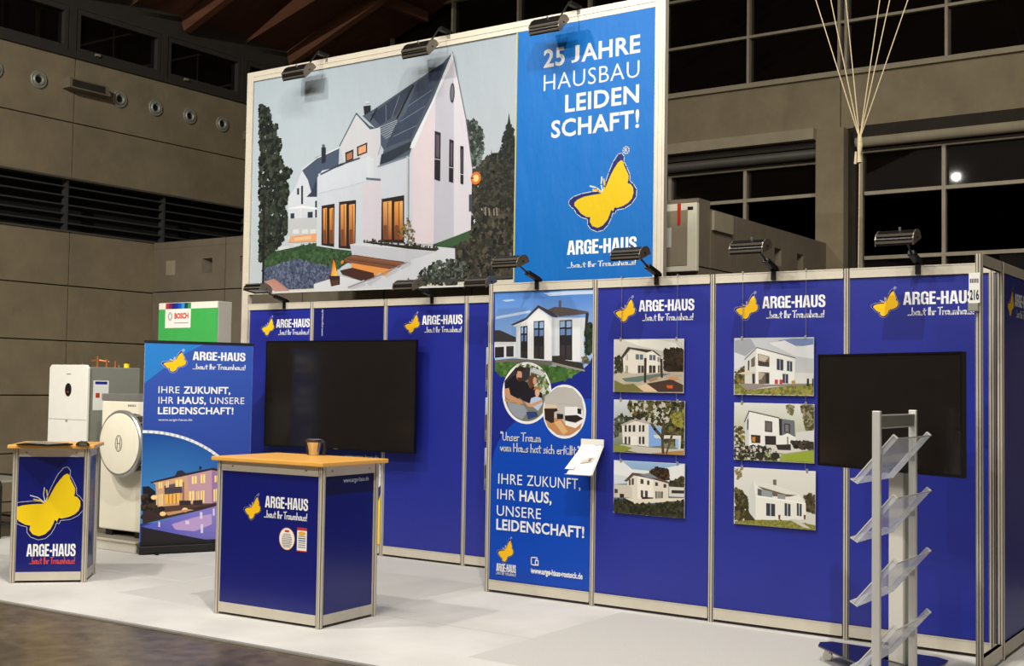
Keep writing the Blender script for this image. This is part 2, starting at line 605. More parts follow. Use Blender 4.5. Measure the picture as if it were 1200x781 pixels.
class Art:
    """flat print on a real surface: origin, right and up vectors, normal towards the viewer"""

    def __init__(s, O, U, V=(0, 0, 1), step=0.00005, base=0.0004, zoom=None, gain=1.0):
        s.gain = gain
        s.O, s.U, s.V = Vector(O), Vector(U).normalized(), Vector(V).normalized()
        s.N = s.U.cross(s.V).normalized()
        s.v, s.f, s.c = [], [], []
        s.layer = base
        s.step = step
        s.zoom = zoom          # (x0, y0, scale) of the enlarged crop the shapes were traced on

    def px(s, x, y):
        if s.zoom:
            x, y = s.zoom[0] + x / s.zoom[2], s.zoom[1] + y / s.zoom[2]
        d = fw + rt * ((x - 600) / FPX) - up * ((y - 390.5) / FPX)
        t = (s.O - CAM).dot(s.N) / d.dot(s.N)
        P = CAM + d * t - s.O
        return (P.dot(s.U), P.dot(s.V))

    def put(s, uv, faces, col, bump=True):
        if bump:
            s.layer += s.step
        i = len(s.v)
        n = len(uv)
        for k, p in enumerate(uv):
            s.v.append(tuple(s.O + s.U * p[0] + s.V * p[1] + s.N * s.layer))
            c = col[k] if isinstance(col, list) else col
            s.c.append((*[v * s.gain for v in lin(c)], 1.0))
        for f in faces:
            s.f.append(tuple(i + k for k in f))

    def poly(s, pts, col, uv=False, bump=True):
        q = pts if uv else [s.px(*p) for p in pts]
        tri = tessellate_polygon([[Vector((a, b, 0)) for a, b in q]])
        s.put(q, tri, col, bump)

    def P(s, col, *pts):
        s.poly(list(pts), col)

    def grad(s, tl, tr, br, bl, ctop, cbot):
        s.poly([tl, tr, br, bl], [ctop, ctop, cbot, cbot])

    def ell(s, c, rx, ry, col, uv=False, n=28):
        pts = [(c[0] + rx * math.cos(2 * math.pi * k / n), c[1] + ry * math.sin(2 * math.pi * k / n)) for k in range(n)]
        s.poly(pts, col, uv)

    def line(s, pts, w, col, uv=False, closed=False, bump=True):
        q = pts if uv else [s.px(*p) for p in pts]
        if closed:
            q = q + q[:1]
        if bump:
            s.layer += s.step
        for a, b in zip(q, q[1:]):
            a, b = Vector(a), Vector(b)
            d = b - a
            if d.length < 1e-7:
                continue
            d.normalize()
            n = Vector((-d.y, d.x)) * w / 2
            e = d * w * .3
            s.put([tuple(a - e - n), tuple(b + e - n), tuple(b + e + n), tuple(a - e + n)], [(0, 1, 2, 3)], col, bump=False)

    def foliage(s, pts, n, cols, size, seed=1, jit=1.0):
        """a tree or hedge: many small leaf clusters inside an outline"""
        rnd = random.Random(seed)
        q = [s.px(*p) for p in pts]
        x0, x1 = min(a for a, b in q), max(a for a, b in q)
        y0, y1 = min(b for a, b in q), max(b for a, b in q)

        def inside(x, y):
            c = False
            for (ax, ay), (bx, by) in zip(q, q[1:] + q[:1]):
                if (ay > y) != (by > y) and x < (bx - ax) * (y - ay) / (by - ay) + ax:
                    c = not c
            return c
        k = 0
        s.layer += s.step
        while k < n:
            x, y = rnd.uniform(x0, x1), rnd.uniform(y0, y1)
            if not inside(x, y):
                n -= 0.3
                continue
            r = size * rnd.uniform(.5, 1.3)
            a = rnd.uniform(0, 6.28)
            tri = [(x + r * math.cos(a + t) * jit, y + r * math.sin(a + t)) for t in (0, 1.7, 3.1, 4.6)]
            lay = s.layer
            s.layer += rnd.uniform(0, s.step)
            s.put(tri, [(0, 1, 2, 3)], rnd.choice(cols), bump=False)
            s.layer = lay
            k += 1
        s.layer += s.step

    def conifer(s, cx, top, bottom, half, cols, seed=1, n=13):
        rnd = random.Random(seed)
        for k in range(n):
            t = k / n
            y = top + (bottom - top) * t
            w = half * (0.12 + t) * rnd.uniform(.75, 1.15)
            h = (bottom - top) / n * 1.9
            s.P(rnd.choice(cols), (cx, y - h * .3), (cx + w, y + h * rnd.uniform(.7, 1)), (cx + w * .4, y + h * .7), (cx, y + h),
                (cx - w * .4, y + h * .65), (cx - w, y + h * rnd.uniform(.7, 1)))

    def text(s, geo, bl, tr, col, uv=False, shear=0.0):
        """text fitted to a box given by its bottom-left and top-right corners"""
        a = bl if uv else s.px(*bl)
        b = tr if uv else s.px(*tr)
        vs, fs = geo
        w, h = b[0] - a[0], b[1] - a[1]
        s.put([(a[0] + x * w + shear * y * h, a[1] + y * h) for x, y in vs], fs, col)

    def butterfly(s, x, z, w, h, navy=None, line=None, lw=0.006, ant=True, body=YEL, reg=True, umin=None, offs=(0, 0)):
        def T(p):
            return (x + p[0] * w, z + p[1] * h)
        if navy or line:
            pts = [T(p) for p in BNn]
            if umin is not None:
                pts = clip_poly(pts, umin)
            if line:
                s.line(pts, lw, line, uv=True, closed=True)
            if navy:
                s.poly(pts, navy, uv=True)
        pts = [T(p) for p in BYn]
        if umin is not None:
            pts = clip_poly(pts, umin)
        s.poly(pts, body, uv=True)
        if ant:
            for a in ANTn:
                s.line([T(p) for p in a], lw * 1.1, line or WHT, uv=True)
            for a in ANTYn:
                s.line([T(p) for p in a], lw * 1.3, body, uv=True)
        if reg:
            c = T(REGn)
            r = w * 0.045
            s.line([(c[0] + r * math.cos(k * .698), c[1] + r * math.sin(k * .698)) for k in range(9)], r * .35, line or WHT, uv=True, closed=True)
            s.text(text_geo('R', .02), (c[0] - r * .45, c[1] - r * .5), (c[0] + r * .5, c[1] + r * .55), line or WHT, uv=True)

    def logo(s, x, z, k=1.0, tagcol=WHT):
        """butterfly, name and handwritten line; x, z = lower left, k = scale"""
        s.butterfly(x, z, .19 * k, .19 * k, navy=(26, 28, 96), line=(190, 196, 230), lw=.0035 * k, body=GOLD)
        s.text(block_geo('ARGE-HAUS'), (x + .215 * k, z + .082 * k), (x + .675 * k, z + .166 * k), WHT, uv=True)
        s.text(hand_geo('...baut Ihr Traumhaus!', .065), (x + .245 * k, z + .012 * k), (x + .668 * k, z + .062 * k), tagcol, uv=True)

    def build(s, name, m, parent=None, label=None):
        me = bpy.data.meshes.new(name)
        me.from_pydata(s.v, [], s.f)
        ca = me.color_attributes.new('ink', 'FLOAT_COLOR', 'POINT')
        flat = [x for c in s.c for x in c]
        ca.data.foreach_set('color', flat)
        me.materials.append(m)
        # faces look towards the viewer
        N = s.N
        bm = bmesh.new()
        bm.from_mesh(me)
        for f in bm.faces:
            if f.normal.dot(N) < 0:
                f.normal_flip()
        bm.to_mesh(me)
        bm.free()
        o = bpy.data.objects.new(name, me)
        COL.objects.link(o)
        if parent is not None:
            o.parent = parent
            o.matrix_parent_inverse = Matrix.Translation(parent.location).inverted() if parent.rotation_euler.z == 0 else \
                (Matrix.Translation(parent.location) @ Matrix.Rotation(parent.rotation_euler.z, 4, 'Z')).inverted()
        if label:
            o['label'] = label
        return o


def keep(o, p):
    """parent without moving"""
    o.parent = p
    o.matrix_parent_inverse = (Matrix.Translation(p.location) @ Matrix.Rotation(p.rotation_euler.z, 4, 'Z')).inverted()
    return o


# ------------------------------------------------------------------ the hall
XL, YB, YG, XG = -8.0, 6.72, 3.0, 0.40     # left wall, back wall, gallery block front and side

o = MB().box(-12, 14, -14, 9, -0.2, 0.0).build('floor', M['floor'])
tag(o, kind='structure', label='mottled brown polished concrete hall floor')

wl = MB().box(XL - .5, XL - .12, -9, 9, 0, 3.6).box(XL - .5, XL - .12, -9, 9, 4.3, 5.9) \
    .box(XL - 1.2, XL - .5, -9, 9, 3.4, 4.5).build('wall_left', M['joint'])
tag(wl, kind='structure')


def pline(mb, x0, x1, y0, y1, z0, z1, ax, g=.008):
    """one concrete slab with its joint gap"""
    if ax == 'x':
        mb.box(x0, x1, y0 + g, y1 - g, z0 + g, z1 - g)
    else:
        mb.box(x0 + g, x1 - g, y0, y1, z0 + g, z1 - g)
    return mb


rows = [(0.0, .13), (.13, .73), (.73, 1.46), (1.46, 2.17), (2.17, 2.89), (2.89, 3.6), (4.3, 5.04), (5.04, 5.9)]
cols = [(-7.5, -4.45), (-4.45, -1.4), (-1.4, 1.65), (1.65, 4.7), (4.7, 6.9)]
for z0, z1 in rows:
    for y0, y1 in cols:
        c = pline(MB(), XL - .12, XL - random.uniform(0, .006), y0, y1, z0, z1, 'x').build('concrete_panel', M['concrete'], wl)
# louvre strip in the left wall
for z in (3.72, 3.84, 3.96, 4.08, 4.20):
    MB().box(XL - .16, XL - .06, -7.5, 6.7, z - .012, z + .006).build('louvre_slat', M['louvre'], wl)
for y in (-4.5, -2.95, -1.4, .1, 1.62, 3.2, 4.76, 6.3):
    MB().box(XL - .14, XL - .05, y - .02, y + .02, 3.6, 4.3).build('louvre_post', M['louvre'], wl)
MB().box(XL - .5, XL - .49, -9, 9, 3.6, 4.3).build('louvre_back', M['dark'], wl)
MB().box(XL - .12, XL + .015, -7.5, 6.7, 4.285, 4.31).build('louvre_head', M['wframe'], wl)
MB().box(XL - .12, XL + .015, -7.5, 6.7, 3.59, 3.612).build('louvre_sill', M['wframe'], wl)

# round air vents and the flat duct between them
for i, y in enumerate((-.75, -.13, .49, 1.11, 2.353, 2.956, 3.565, 4.178)):
    names = ['round steel air vent in the left wall, ' + t for t in
             ('beyond the left picture edge', 'out of the left picture edge', 'cut by the left picture edge', 'just left of the flat wall box',
              'just right of the flat wall box', 'second right of the flat wall box',
              'third right of the flat wall box', 'nearest the tall photo banner')]
    e = empty('air_vent', (XL, y, 5.5), label=names[i], cat='vent', group='round air vents in the left wall')
    ring = MB()
    prof = [(.115, 0), (.118, .012), (.108, .02), (.085, .016), (.072, .03), (.06, .028), (.045, .004), (.03, -.03)]
    for a, b in zip(prof, prof[1:]):
        for k in range(20):
            a0, a1 = 2 * math.pi * k / 20, 2 * math.pi * (k + 1) / 20
            ring.poly([(a[1], a[0] * math.cos(a0), a[0] * math.sin(a0)), (a[1], a[0] * math.cos(a1), a[0] * math.sin(a1)),
                       (b[1], b[0] * math.cos(a1), b[0] * math.sin(a1)), (b[1], b[0] * math.cos(a0), b[0] * math.sin(a0))])
    ring.build('vent_ring', M['greyside'], e, smooth=True)
    MB().prism([(.05 * math.cos(k * .4488), .05 * math.sin(k * .4488)) for k in range(14)], (.001, 0, 0), (.004, 0, 0), (0, 1, 0), (0, 0, 1)) \
        .build('vent_hole', M['dark'], e)
e = empty('wall_box', (XL, 1.8, 5.5), label='flat brown rectangular box on the left concrete wall between round vents', cat='wall box')
MB().hexa([(0, -.34, -.04), (.16, -.34, -.04), (.16, .3, -.04), (0, .36, -.04),
           (0, -.34, .09), (.16, -.34, .09), (.16, .24, .09), (0, .36, .09)]).build('housing', M['concrete2'], e)
MB().box(.161, .165, -.3, .2, -.02, .07).build('front_cover', M['joint'], e)
e2 = empty('wall_box', (XL, 4.75, 5.38), label='flat brown box on the left wall half hidden by the banner frame', cat='wall box')
MB().box(0, .16, -.15, .4, -.04, .09).build('housing', M['concrete2'], e2)
MB().box(.161, .165, -.1, .35, -.02, .07).build('front_cover', M['concrete2'], e2)


def window(name, ax, pos, a0, a1, z0, z1, mull, trans, fr=.05, depth=.12, fm='wframe', lites_frame=False, bar=.03):
    """glazed opening; ax = wall axis the window faces ('x' or 'y'), pos = its plane"""
    sgn = 1 if ax == 'x' else -1

    def B(mb, u0, u1, d0, d1, w0, w1):
        if ax == 'x':
            return mb.box(pos + d0, pos + d1, u0, u1, w0, w1)
        return mb.box(u0, u1, pos - d1, pos - d0, w0, w1)
    f = MB()
    B(f, a0, a1, -depth, 0.0, z1 - fr, z1)
    B(f, a0, a1, -depth, 0.0, z0, z0 + fr)
    B(f, a0, a0 + fr, -depth, 0, z0 + fr, z1 - fr)
    B(f, a1 - fr, a1, -depth, 0, z0 + fr, z1 - fr)
    w = f.build(name, M[fm])
    tag(w, kind='structure')
    for m in mull:
        B(MB(), m - bar / 2, m + bar / 2, -depth * .8, 0.005, z0 + fr, z1 - fr).build('mullion', M[fm], w)
    us = [a0 + fr] + list(mull) + [a1 - fr]
    zs = [z0 + fr] + list(trans) + [z1 - fr]
    for t in trans:
        for u0, u1 in zip(us, us[1:]):
            B(MB(), u0 + bar / 2, u1 - bar / 2, -depth * .75, 0.0, t - bar / 2, t + bar / 2).build('transom', M[fm], w)
    for u0, u1 in zip(us, us[1:]):
        for w0, w1 in zip(zs, zs[1:]):
            B(MB(), u0, u1, -depth * .7, -depth * .6, w0, w1).build('pane', M['glass'], w)
            if lites_frame:
                s_ = MB()
                g = .07
                B(s_, u0 + bar / 2, u1 - bar / 2, -depth * .6, -.01, w1 - g, w1)
                B(s_, u0 + bar / 2, u1 - bar / 2, -depth * .6, -.01, w0, w0 + g)
                B(s_, u0 + bar / 2, u0 + g, -depth * .6, -.01, w0 + g, w1 - g)
                B(s_, u1 - g, u1 - bar / 2, -depth * .6, -.01, w0 + g, w1 - g)
                s_.build('sash', M[fm], w)
                B(MB(), u0 + .3, u0 + .36, -.01, .03, w0 + .02, w0 + .05).build('window_handle', M['wframe_l'], w)
    return w


M['wframe_d'] = mat('dark_window_frame', (66, 62, 58), 0.5, 0.3, noise=0.1)
for i, (y0, y1) in enumerate(((-4.6, -3.05), (-3.05, -1.5), (-1.5, 0.05), (.05, 1.6), (1.6, 3.1), (3.1, 4.6), (4.6, 6.1))):
    window('window_%d' % (i + 1), 'x', XL, y0, y1, 5.93, 6.62, [], [], fr=.05, depth=.14, fm='wframe_d', lites_frame=True)
MB().box(XL - .14, XL + .04, -7.5, 6.7, 5.895, 5.935).build('trim_1', M['wframe_d'])
bpy.data.objects['trim_1']['kind'] = 'structure'

o = MB().box(XL - .5, XL - .02, -9, 9, 6.62, 7.2).build('trim_3', M['wframe_d'])
o['kind'] = 'structure'
# back wall: concrete bands, pillar, windows
wb = MB().box(-9, 9, YB + .32, YB + .5, 0, 12).build('wall_back', M['joint'])
tag(wb, kind='structure')
for x0, x1 in ((-9, -6.6), (-6.6, -4.2), (-4.2, -1.9), (-1.9, .53), (.53, 3.0), (3.0, 5.5), (5.5, 9)):
    MB().box(x0 + .006, x1 - .006, YB, YB + .32, 4.96, 5.63).build('concrete_panel', M['concrete'], wb)
    MB().box(x0 + .006, x1 - .006, YB - .05, YB + .3, 5.635, 5.70).build('window_ledge', M['conc_pale'], wb)
for x0, x1 in ((-9, -5.5), (-5.5, -1.95)):
    MB().box(x0 + .006, x1 - .006, YB, YB + .3, 0, 4.955).build('concrete_panel', M['concrete2'], wb)
MB().box(.26, .62, YB - .14, YB + .3, 0, 4.955).build('pillar', M['concrete'], wb)
MB().box(.63, .72, YB + .02, YB + .3, 0, 4.955).build('pillar_return', M['joint'], wb)
for x0, x1 in ((-1.94, .25), (.73, 9)):
    MB().box(x0, x1, YB, YB + .3, 0, 2.4).build('concrete_panel', M['concrete2'], wb)
# roller housing over the lower windows
MB().box(-1.94, .26, YB - .22, YB, 4.83, 4.97).build('blind_housing', M['conc_pale'], wb)
MB().box(-1.94, .26, YB - .1, YB + .05, 4.74, 4.83).build('blind_housing', M['joint'], wb)
MB().tube([(-1.94, YB - .02, 4.68), (.25, YB - .02, 4.68)], .07, n=12).build('blind_roll', M['wframe'], wb, smooth=True)
MB().box(.73, 9, YB - .1, YB + .05, 4.8, 4.955).build('blind_housing', M['joint'], wb)
MB().tube([(.75, YB - .05, 4.76), (9, YB - .05, 4.76)], .07, n=12).build('blind_roll', M['conc_pale'], wb, smooth=True)

window('window_8', 'y', YB + .1, -1.94, .26, 2.4, 4.62, [-.80], [4.17, 3.3], fr=.05, depth=.12, fm='wframe_l', bar=.045)
window('window_9', 'y', YB + .1, .73, 5.5, 2.4, 4.70, [1.77, 2.95, 4.1], [4.14, 3.33], fr=.05, depth=.12, fm='wframe_l', bar=.045)
window('window_10', 'y', YB + .1, -9, 9, 5.70, 12, [-7.0, -5.75, -4.5, -3.25, -2.02, -.77, .47, .56, 1.8, 3.02, 4.25, 5.5, 7],
       [6.36, 7.02, 7.7, 8.4], fr=.04, depth=.12, fm='wframe_l', bar=.035)

# gallery block with square openings
wg = MB().box(XL, XG - .1, YG + .26, YB - .05, 0, 3.5).build('wall_gallery', M['joint'])
tag(wg, kind='structure')


def holed(x0, x1, z0, z1, holes, filled, side=False):
    """concrete slab with square pyramid openings"""
    g = .007

    def W(a, d, z):
        return (XG - d, a, z) if side else (a, YG + d, z)
    mb = MB()
    xs = sorted(set([x0 + g, x1 - g] + [h for c in holes for h in (c - .1, c + .1)]))
    zc = (z0 + z1) / 2 - .02
    zs = [z0 + g, zc - .1, zc + .1, z1 - g] if holes else [z0 + g, z1 - g]
    for a, b in zip(xs, xs[1:]):
        for c, d in zip(zs, zs[1:]):
            if any(abs((a + b) / 2 - h) < .02 for h in holes) and abs((c + d) / 2 - zc) < .02:
                continue
            mb.poly([W(a, 0, c), W(b, 0, c), W(b, 0, d), W(a, 0, d)])
    mb.poly([W(x0 + g, 0, z0 + g), W(x0 + g, .26, z0 + g), W(x0 + g, .26, z1 - g), W(x0 + g, 0, z1 - g)])
    mb.poly([W(x1 - g, 0, z0 + g), W(x1 - g, .26, z0 + g), W(x1 - g, .26, z1 - g), W(x1 - g, 0, z1 - g)])
    mb.poly([W(x0 + g, 0, z1 - g), W(x1 - g, 0, z1 - g), W(x1 - g, .26, z1 - g), W(x0 + g, .26, z1 - g)])
    mb.poly([W(x0 + g, 0, z0 + g), W(x1 - g, 0, z0 + g), W(x1 - g, .26, z0 + g), W(x0 + g, .26, z0 + g)])
    for h in holes:
        o4 = [(h - .1, zc - .1), (h + .1, zc - .1), (h + .1, zc + .1), (h - .1, zc + .1)]
        i4 = [(h - .045, zc - .045), (h + .045, zc - .045), (h + .045, zc + .045), (h - .045, zc + .045)]
        for k in range(4):
            a, b, c, d = o4[k], o4[(k + 1) % 4], i4[(k + 1) % 4], i4[k]
            mb.poly([W(a[0], 0, a[1]), W(b[0], 0, b[1]), W(c[0], .16, c[1]), W(d[0], .16, d[1])], None)
        mb.poly([W(p[0], .16, p[1]) for p in i4])
    ob = mb.build('concrete_panel', M['concrete2'], wg)
    for h in filled:
        t = MB()
        a, b = W(h - .095, -.004, zc - .1), W(h + .095, .03, zc + .1)
        t.box(min(a[0], b[0]), max(a[0], b[0]), min(a[1], b[1]), max(a[1], b[1]), zc - .1, zc + .1)
        t.build('filled_opening', M['conc_pale'], wg)
    return ob


gx = [-8, -6.53, -5.1, -3.75, -2.44, -1.15, XG]
for i, (a, b) in enumerate(zip(gx, gx[1:])):
    cen = (a + b) / 2
    holed(a, b, 2.9, 3.6, [] if i == 5 else ([-6.89] if i == 0 else [cen - .34, cen + .4]), [-7.63] if i == 0 else [])
    holed(a, b, 1.2, 2.9, [], [])
    holed(a, b, 0, 1.2, [], [])
gy = [YG + .27, 3.9, YB - .05]
for (a, b), h in zip(zip(gy, gy[1:]), ([], [5.04, 5.72])):
    holed(a, b, 2.9, 3.52, h, [], side=True)
    holed(a, b, 0, 2.9, [], [], side=True)
MB().box(XL, XG - .01, YG, YB - .05, 3.5, 3.502).build('gallery_deck', M['joint'], wg)
# thin slab under the top edge, its paler colour stands in for light
MB().box(XG, XG + .03, 3.29, 3.76, 3.3, 3.5).build('lit_patch', M['conc_pale'], wg)
# white framed front at its end
e = empty('electrical_cabinet', (0, YG, 2.85), label='white panelled cabinet front with a red strip, right of the banner frame', cat='cabinet')
MB().box(-.45, .40, -.06, -.002, .0, .69).build('cabinet_body', M['cream'], e, bevel=.006)
MB().box(-.40, .30, -.066, -.058, .06, .62).build('cover_sheet', M['conc_pale'], e)
MB().box(-.42, .12, -.07, -.064, .25, .45).build('lower_label', M['white'], e)
MB().box(.19, .225, -.07, -.058, .47, .69).build('red_strip', M['red'], e, label='short red vertical strip')
MB().box(.3, .36, -.064, -.0585, .62, .65).build('number_plate', M['black'], e)

# timber roof rising to the right
def ceil_z(x):
    return 6.62 + (x - XL) * .37


cb = MB()
cb.poly([(XL - .2, -12, ceil_z(XL - .2) + .3), (9, -12, ceil_z(9) + .3), (9, 9, ceil_z(9) + .3), (XL - .2, 9, ceil_z(XL - .2) + .3)])
cb.poly([(XL - .2, -12, ceil_z(XL - .2) + .45), (9, -12, ceil_z(9) + .45), (9, 9, ceil_z(9) + .45), (XL - .2, 9, ceil_z(XL - .2) + .45)])
ce = cb.build('ceiling', M['timber2'])
tag(ce, kind='structure', label='folded brown timber roof with ribs rising to the right')
k = 0
y = -6.0
while y < YB - .3:
    x0 = XL + .1
    # one triangular fold: sharp tip at the wall, growing up the slope
    for s_ in (-1, 1):
        mb = MB()
        x1 = 3.0
        tip = Vector((x0, y, ceil_z(x0) + .12))
        lowe = Vector((x1, y, ceil_z(x1) - .75))
        side = Vector((x1, y + s_ * 1.05, ceil_z(x1) + .28))
        mb.poly([tip, lowe, side])
        mb.poly([tip + Vector((0, 0, .03)), lowe + Vector((0, 0, .04)), side + Vector((0, 0, .03))])
        mb.poly([lowe, side, side + Vector((0, 0, .03)), lowe + Vector((0, 0, .04))])
        mb.build('roof_fold', M['timber'], ce)
    MB().bar((XL, y + 1.05, ceil_z(XL) + .18), (6, y + 1.05, ceil_z(6) + .18), .12, .22).build('roof_rib', M['timber'], ce)
    y += 2.1
    k += 1
for x in (-6.2, -3.6, -1.0, 1.6):
    MB().bar((x, -9, ceil_z(x) + .2), (x, YB, ceil_z(x) + .2), .1, .16).build('roof_purlin', M['timber'], ce)

# ------------------------------------------------------------------ carpet
cp = [(-12, -2.95, 0), (-2.53, -2.70, 0), (0.97, -2.555, 0), (9, -2.25, 0), (9, 8, 0), (-12, 8, 0)]
mb = MB()
mb.poly([(a, b, .003) for a, b, c in cp])
for a, b in zip(cp, cp[1:] + cp[:1]):
    mb.poly([(a[0], a[1], 0), (b[0], b[1], 0), (b[0], b[1], .003), (a[0], a[1], .003)])
mb.v = [(max(-5.9, v[0]), min(v[1], 2.9), v[2]) for v in mb.v]
cpt = mb.build('carpet', M['carpet'])
tag(cpt, 'light grey exhibition carpet covering the booth floor', 'carpet')
# lengths of the carpet with open seams between them
for i, (x0, x1, y0, y1) in enumerate(((-2.2, -.2, -1.9, .95), (-4.6, -2.25, -1.2, -.5), (1.3, 3.3, -2.0, -.1))):
    MB().box(x0, x1, y0, y1, .003, .0036).build('carpet_strip', M['carpet2'] if i != 2 else M['carpet2'], cpt,
                                                label='slightly darker trodden carpet length')
for y in (-1.3, .55):
    MB().box(-5.85, 8, y - .004, y + .004, .0037, .0043).build('carpet_seam', M['plinth'], cpt)
MB().bar((-5.9, -2.84 - .006, .008), (9, -2.25 - .006, .008), .035, .012).build('trim_2', M['trimalu'])
bpy.data.objects['trim_2']['kind'] = 'structure'

# ------------------------------------------------------------------ booth walls (modular posts, rails, panels)
P = 0.99
PROF = []
for k in range(8):
    a = math.pi / 4 * k
    for da, r in ((-.14, .0225), (-.16, .0165), (.16, .0165), (.14, .0225)):
        PROF.append((r * math.cos(a + da), r * math.sin(a + da)))
POSTME = {}


def post(x, y, z0, z1, parent):
    k = round(z1 - z0, 3)
    if k not in POSTME:
        mb = MB()
        mb.prism(PROF, (0, 0, 0), (0, 0, z1 - z0), (1, 0, 0), (0, 1, 0), M['alu'])
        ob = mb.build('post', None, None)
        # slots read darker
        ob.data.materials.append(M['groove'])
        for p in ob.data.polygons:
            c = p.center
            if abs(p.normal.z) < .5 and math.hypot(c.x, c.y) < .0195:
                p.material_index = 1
        POSTME[k] = ob.data
        bpy.data.objects.remove(ob)
    o = bpy.data.objects.new('post', POSTME[k])
    COL.objects.link(o)
    o.location = (x, y, z0)
    return keep(o, parent)


def bay(a, b, fixed, ax, parent, pm='navy', z1=2.5, panel=True, top=.066):
    """rail, rail and panel between two posts; ax = 'x' runs along x at y = fixed"""
    def B(mb, u0, u1, d0, d1, w0, w1, m=None):
        if ax == 'x':
            return mb.box(u0, u1, fixed + d0, fixed + d1, w0, w1, m)
        return mb.box(fixed + d0, fixed + d1, u0, u1, w0, w1, m)
    g = .0235
    for z0, zz in ((z1 - top, z1), (.025, .105)):
        r = MB()
        B(r, a + g, b - g, -.014, .014, z0, zz)
        B(r, a + g, b - g, -.0165, .0165, z0, z0 + .008)
        B(r, a + g, b - g, -.0165, .0165, zz - .008, zz)
        keep(r.build('rail', M['alu']), parent)
    if not panel:
        return None
    w = MB()
    B(w, a + g - .006, b - g + .006, -.004, .004, .105, z1 - top)
    return keep(w.build('wall_panel', M[pm]), parent)


# front wall A
wa = empty('partition_wall', (2 * P, 0, 0), label='blue four-panel partition wall on the right carrying photos, poster and lamps', cat='partition')
pa = []
for i in range(4):
    pa.append(bay(i * P, (i + 1) * P, 0, 'x', wa))
for i in range(4):
    post(i * P, 0, .005, 2.5, wa)
post(4 * P - .05, 0, .005, 2.49, wa)
# wall B behind
wbk = empty('partition_wall', (-1.5 * P, P, 0), label='blue partition wall set back on the left behind the large television', cat='partition')
pb = {}
for i in range(-4, 1):
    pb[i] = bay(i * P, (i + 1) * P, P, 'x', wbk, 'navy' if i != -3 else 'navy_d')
for i in range(-3, 1):
    post(i * P, P, .005, 2.5, wbk)
post(-4 * P + .055, P, .005, 2.49, wbk)
# short return between both
wr = empty('partition_wall', (0, P / 2, 0), label='short blue return panel joining the two partition walls behind the poster', cat='partition')
bay(0.0 + .02, P - .02, 0, 'y', wr)
# open frame and side wall right
ws = empty('partition_wall', (4 * P, 0, 0), label='greyish blue side partition with an open metal frame at the right picture edge', cat='partition')
post(4 * P, -.53, .005, 2.5, ws)
post(4 * P, 0, .005, 2.5, ws)
post(4 * P, P, .005, 2.5, ws)
post(4 * P, 2 * P, .005, 2.5, ws)
bay(-.53, 0, 4 * P, 'y', ws, panel=False)
ps1 = bay(0, P, 4 * P, 'y', ws)
bay(P, 2 * P, 4 * P, 'y', ws)


def keepart(a, name, m, parent, label=None):
    """print as a sub-part of a panel (panels carry a parent inverse already)"""
    o = a.build(name, M[m])
    o.parent = parent
    bpy.context.view_layer.update()
    o.matrix_parent_inverse = parent.matrix_world.inverted()
    if label:
        o['label'] = label
    return o


bpy.context.view_layer.update()
Z2 = 2.162
# logos on wall A
for i in (1, 2, 3):
    a = Art((0, -.004, 0), (1, 0, 0))
    a.logo(i * P + .165, Z2, 1.0)
    keepart(a, 'logo_print', 'printm', pa[i])
# logos on wall B
for i, dx in ((-4, .25), (-2, .23), (-1, .24)):
    a = Art((0, P - .004, 0), (1, 0, 0))
    a.logo(i * P + dx, 2.155, 1.05)
    keepart(a, 'logo_print', 'printm', pb[i])
# side wall logo (faces +x)
a = Art((4 * P + .004, 0, 0), (0, 1, 0))
a.logo(.165, Z2, 1.0)
keepart(a, 'logo_print', 'printm', ps1)
# web address, upright, on the dark panel + large butterfly low on it
a = Art((0, P - .004, 0), (1, 0, 0))
vs, fs = text_geo('www.arge-haus.de', .01)
q = a.px(379, 394)
a.put([(q[0] + .0 - y * .035, q[1] + x * .27) for x, y in vs], fs, (196, 200, 220))
a.text(text_geo('www.arge-haus.de', .01), (404, 539.5), (444, 534), (215, 218, 232))
a.line([(411, 544), (417, 542.5), (420, 544), (430, 543)], .02, (225, 228, 238))
wq = a.px(444.0, 555)
a.line([(wq[0] - .03, .13), (wq[0] - .03, wq[1] + .1)], .05, WHT, uv=True)
a.ell((wq[0] - .035, wq[1] - .02), .085, .13, (222, 226, 240), uv=True)
a.poly([(wq[0] - .02, .11), (wq[0] + .055, .11), (wq[0] + .055, .68), (wq[0] - .02, .47)], YEL, uv=True)
a.line([(wq[0] - .02, .66), (wq[0] + .01, .76), (wq[0] + .055, .83)], .012, WHT, uv=True)
keepart(a, 'panel_graphic', 'printm', pb[-3])

# ------------------------------------------------------------------ poster on the first panel
a = Art((0, -.0045, 0), (1, 0, 0), zoom=(560, 320, 3.904), gain=.85)
L, R, B0, T0 = .027, P - .027, .107, 2.43
a.poly([(L, B0), (R, B0), (R, T0), (L, T0)], (22, 38, 140), uv=True)
# lighter blue disc, lower right
ring = []
for t in range(0, 41):
    an = math.pi / 2 + math.pi / 2 * t / 40
    ring.append((R + .02 + .95 * math.cos(an), 1.02 + .56 * math.sin(an)))
a.poly([(R, 1.58)] + [(max(L, p[0]), p[1]) for p in ring[1:]] + [(L, 1.02), (L, B0), (R, B0)], (8, 72, 186), uv=True)
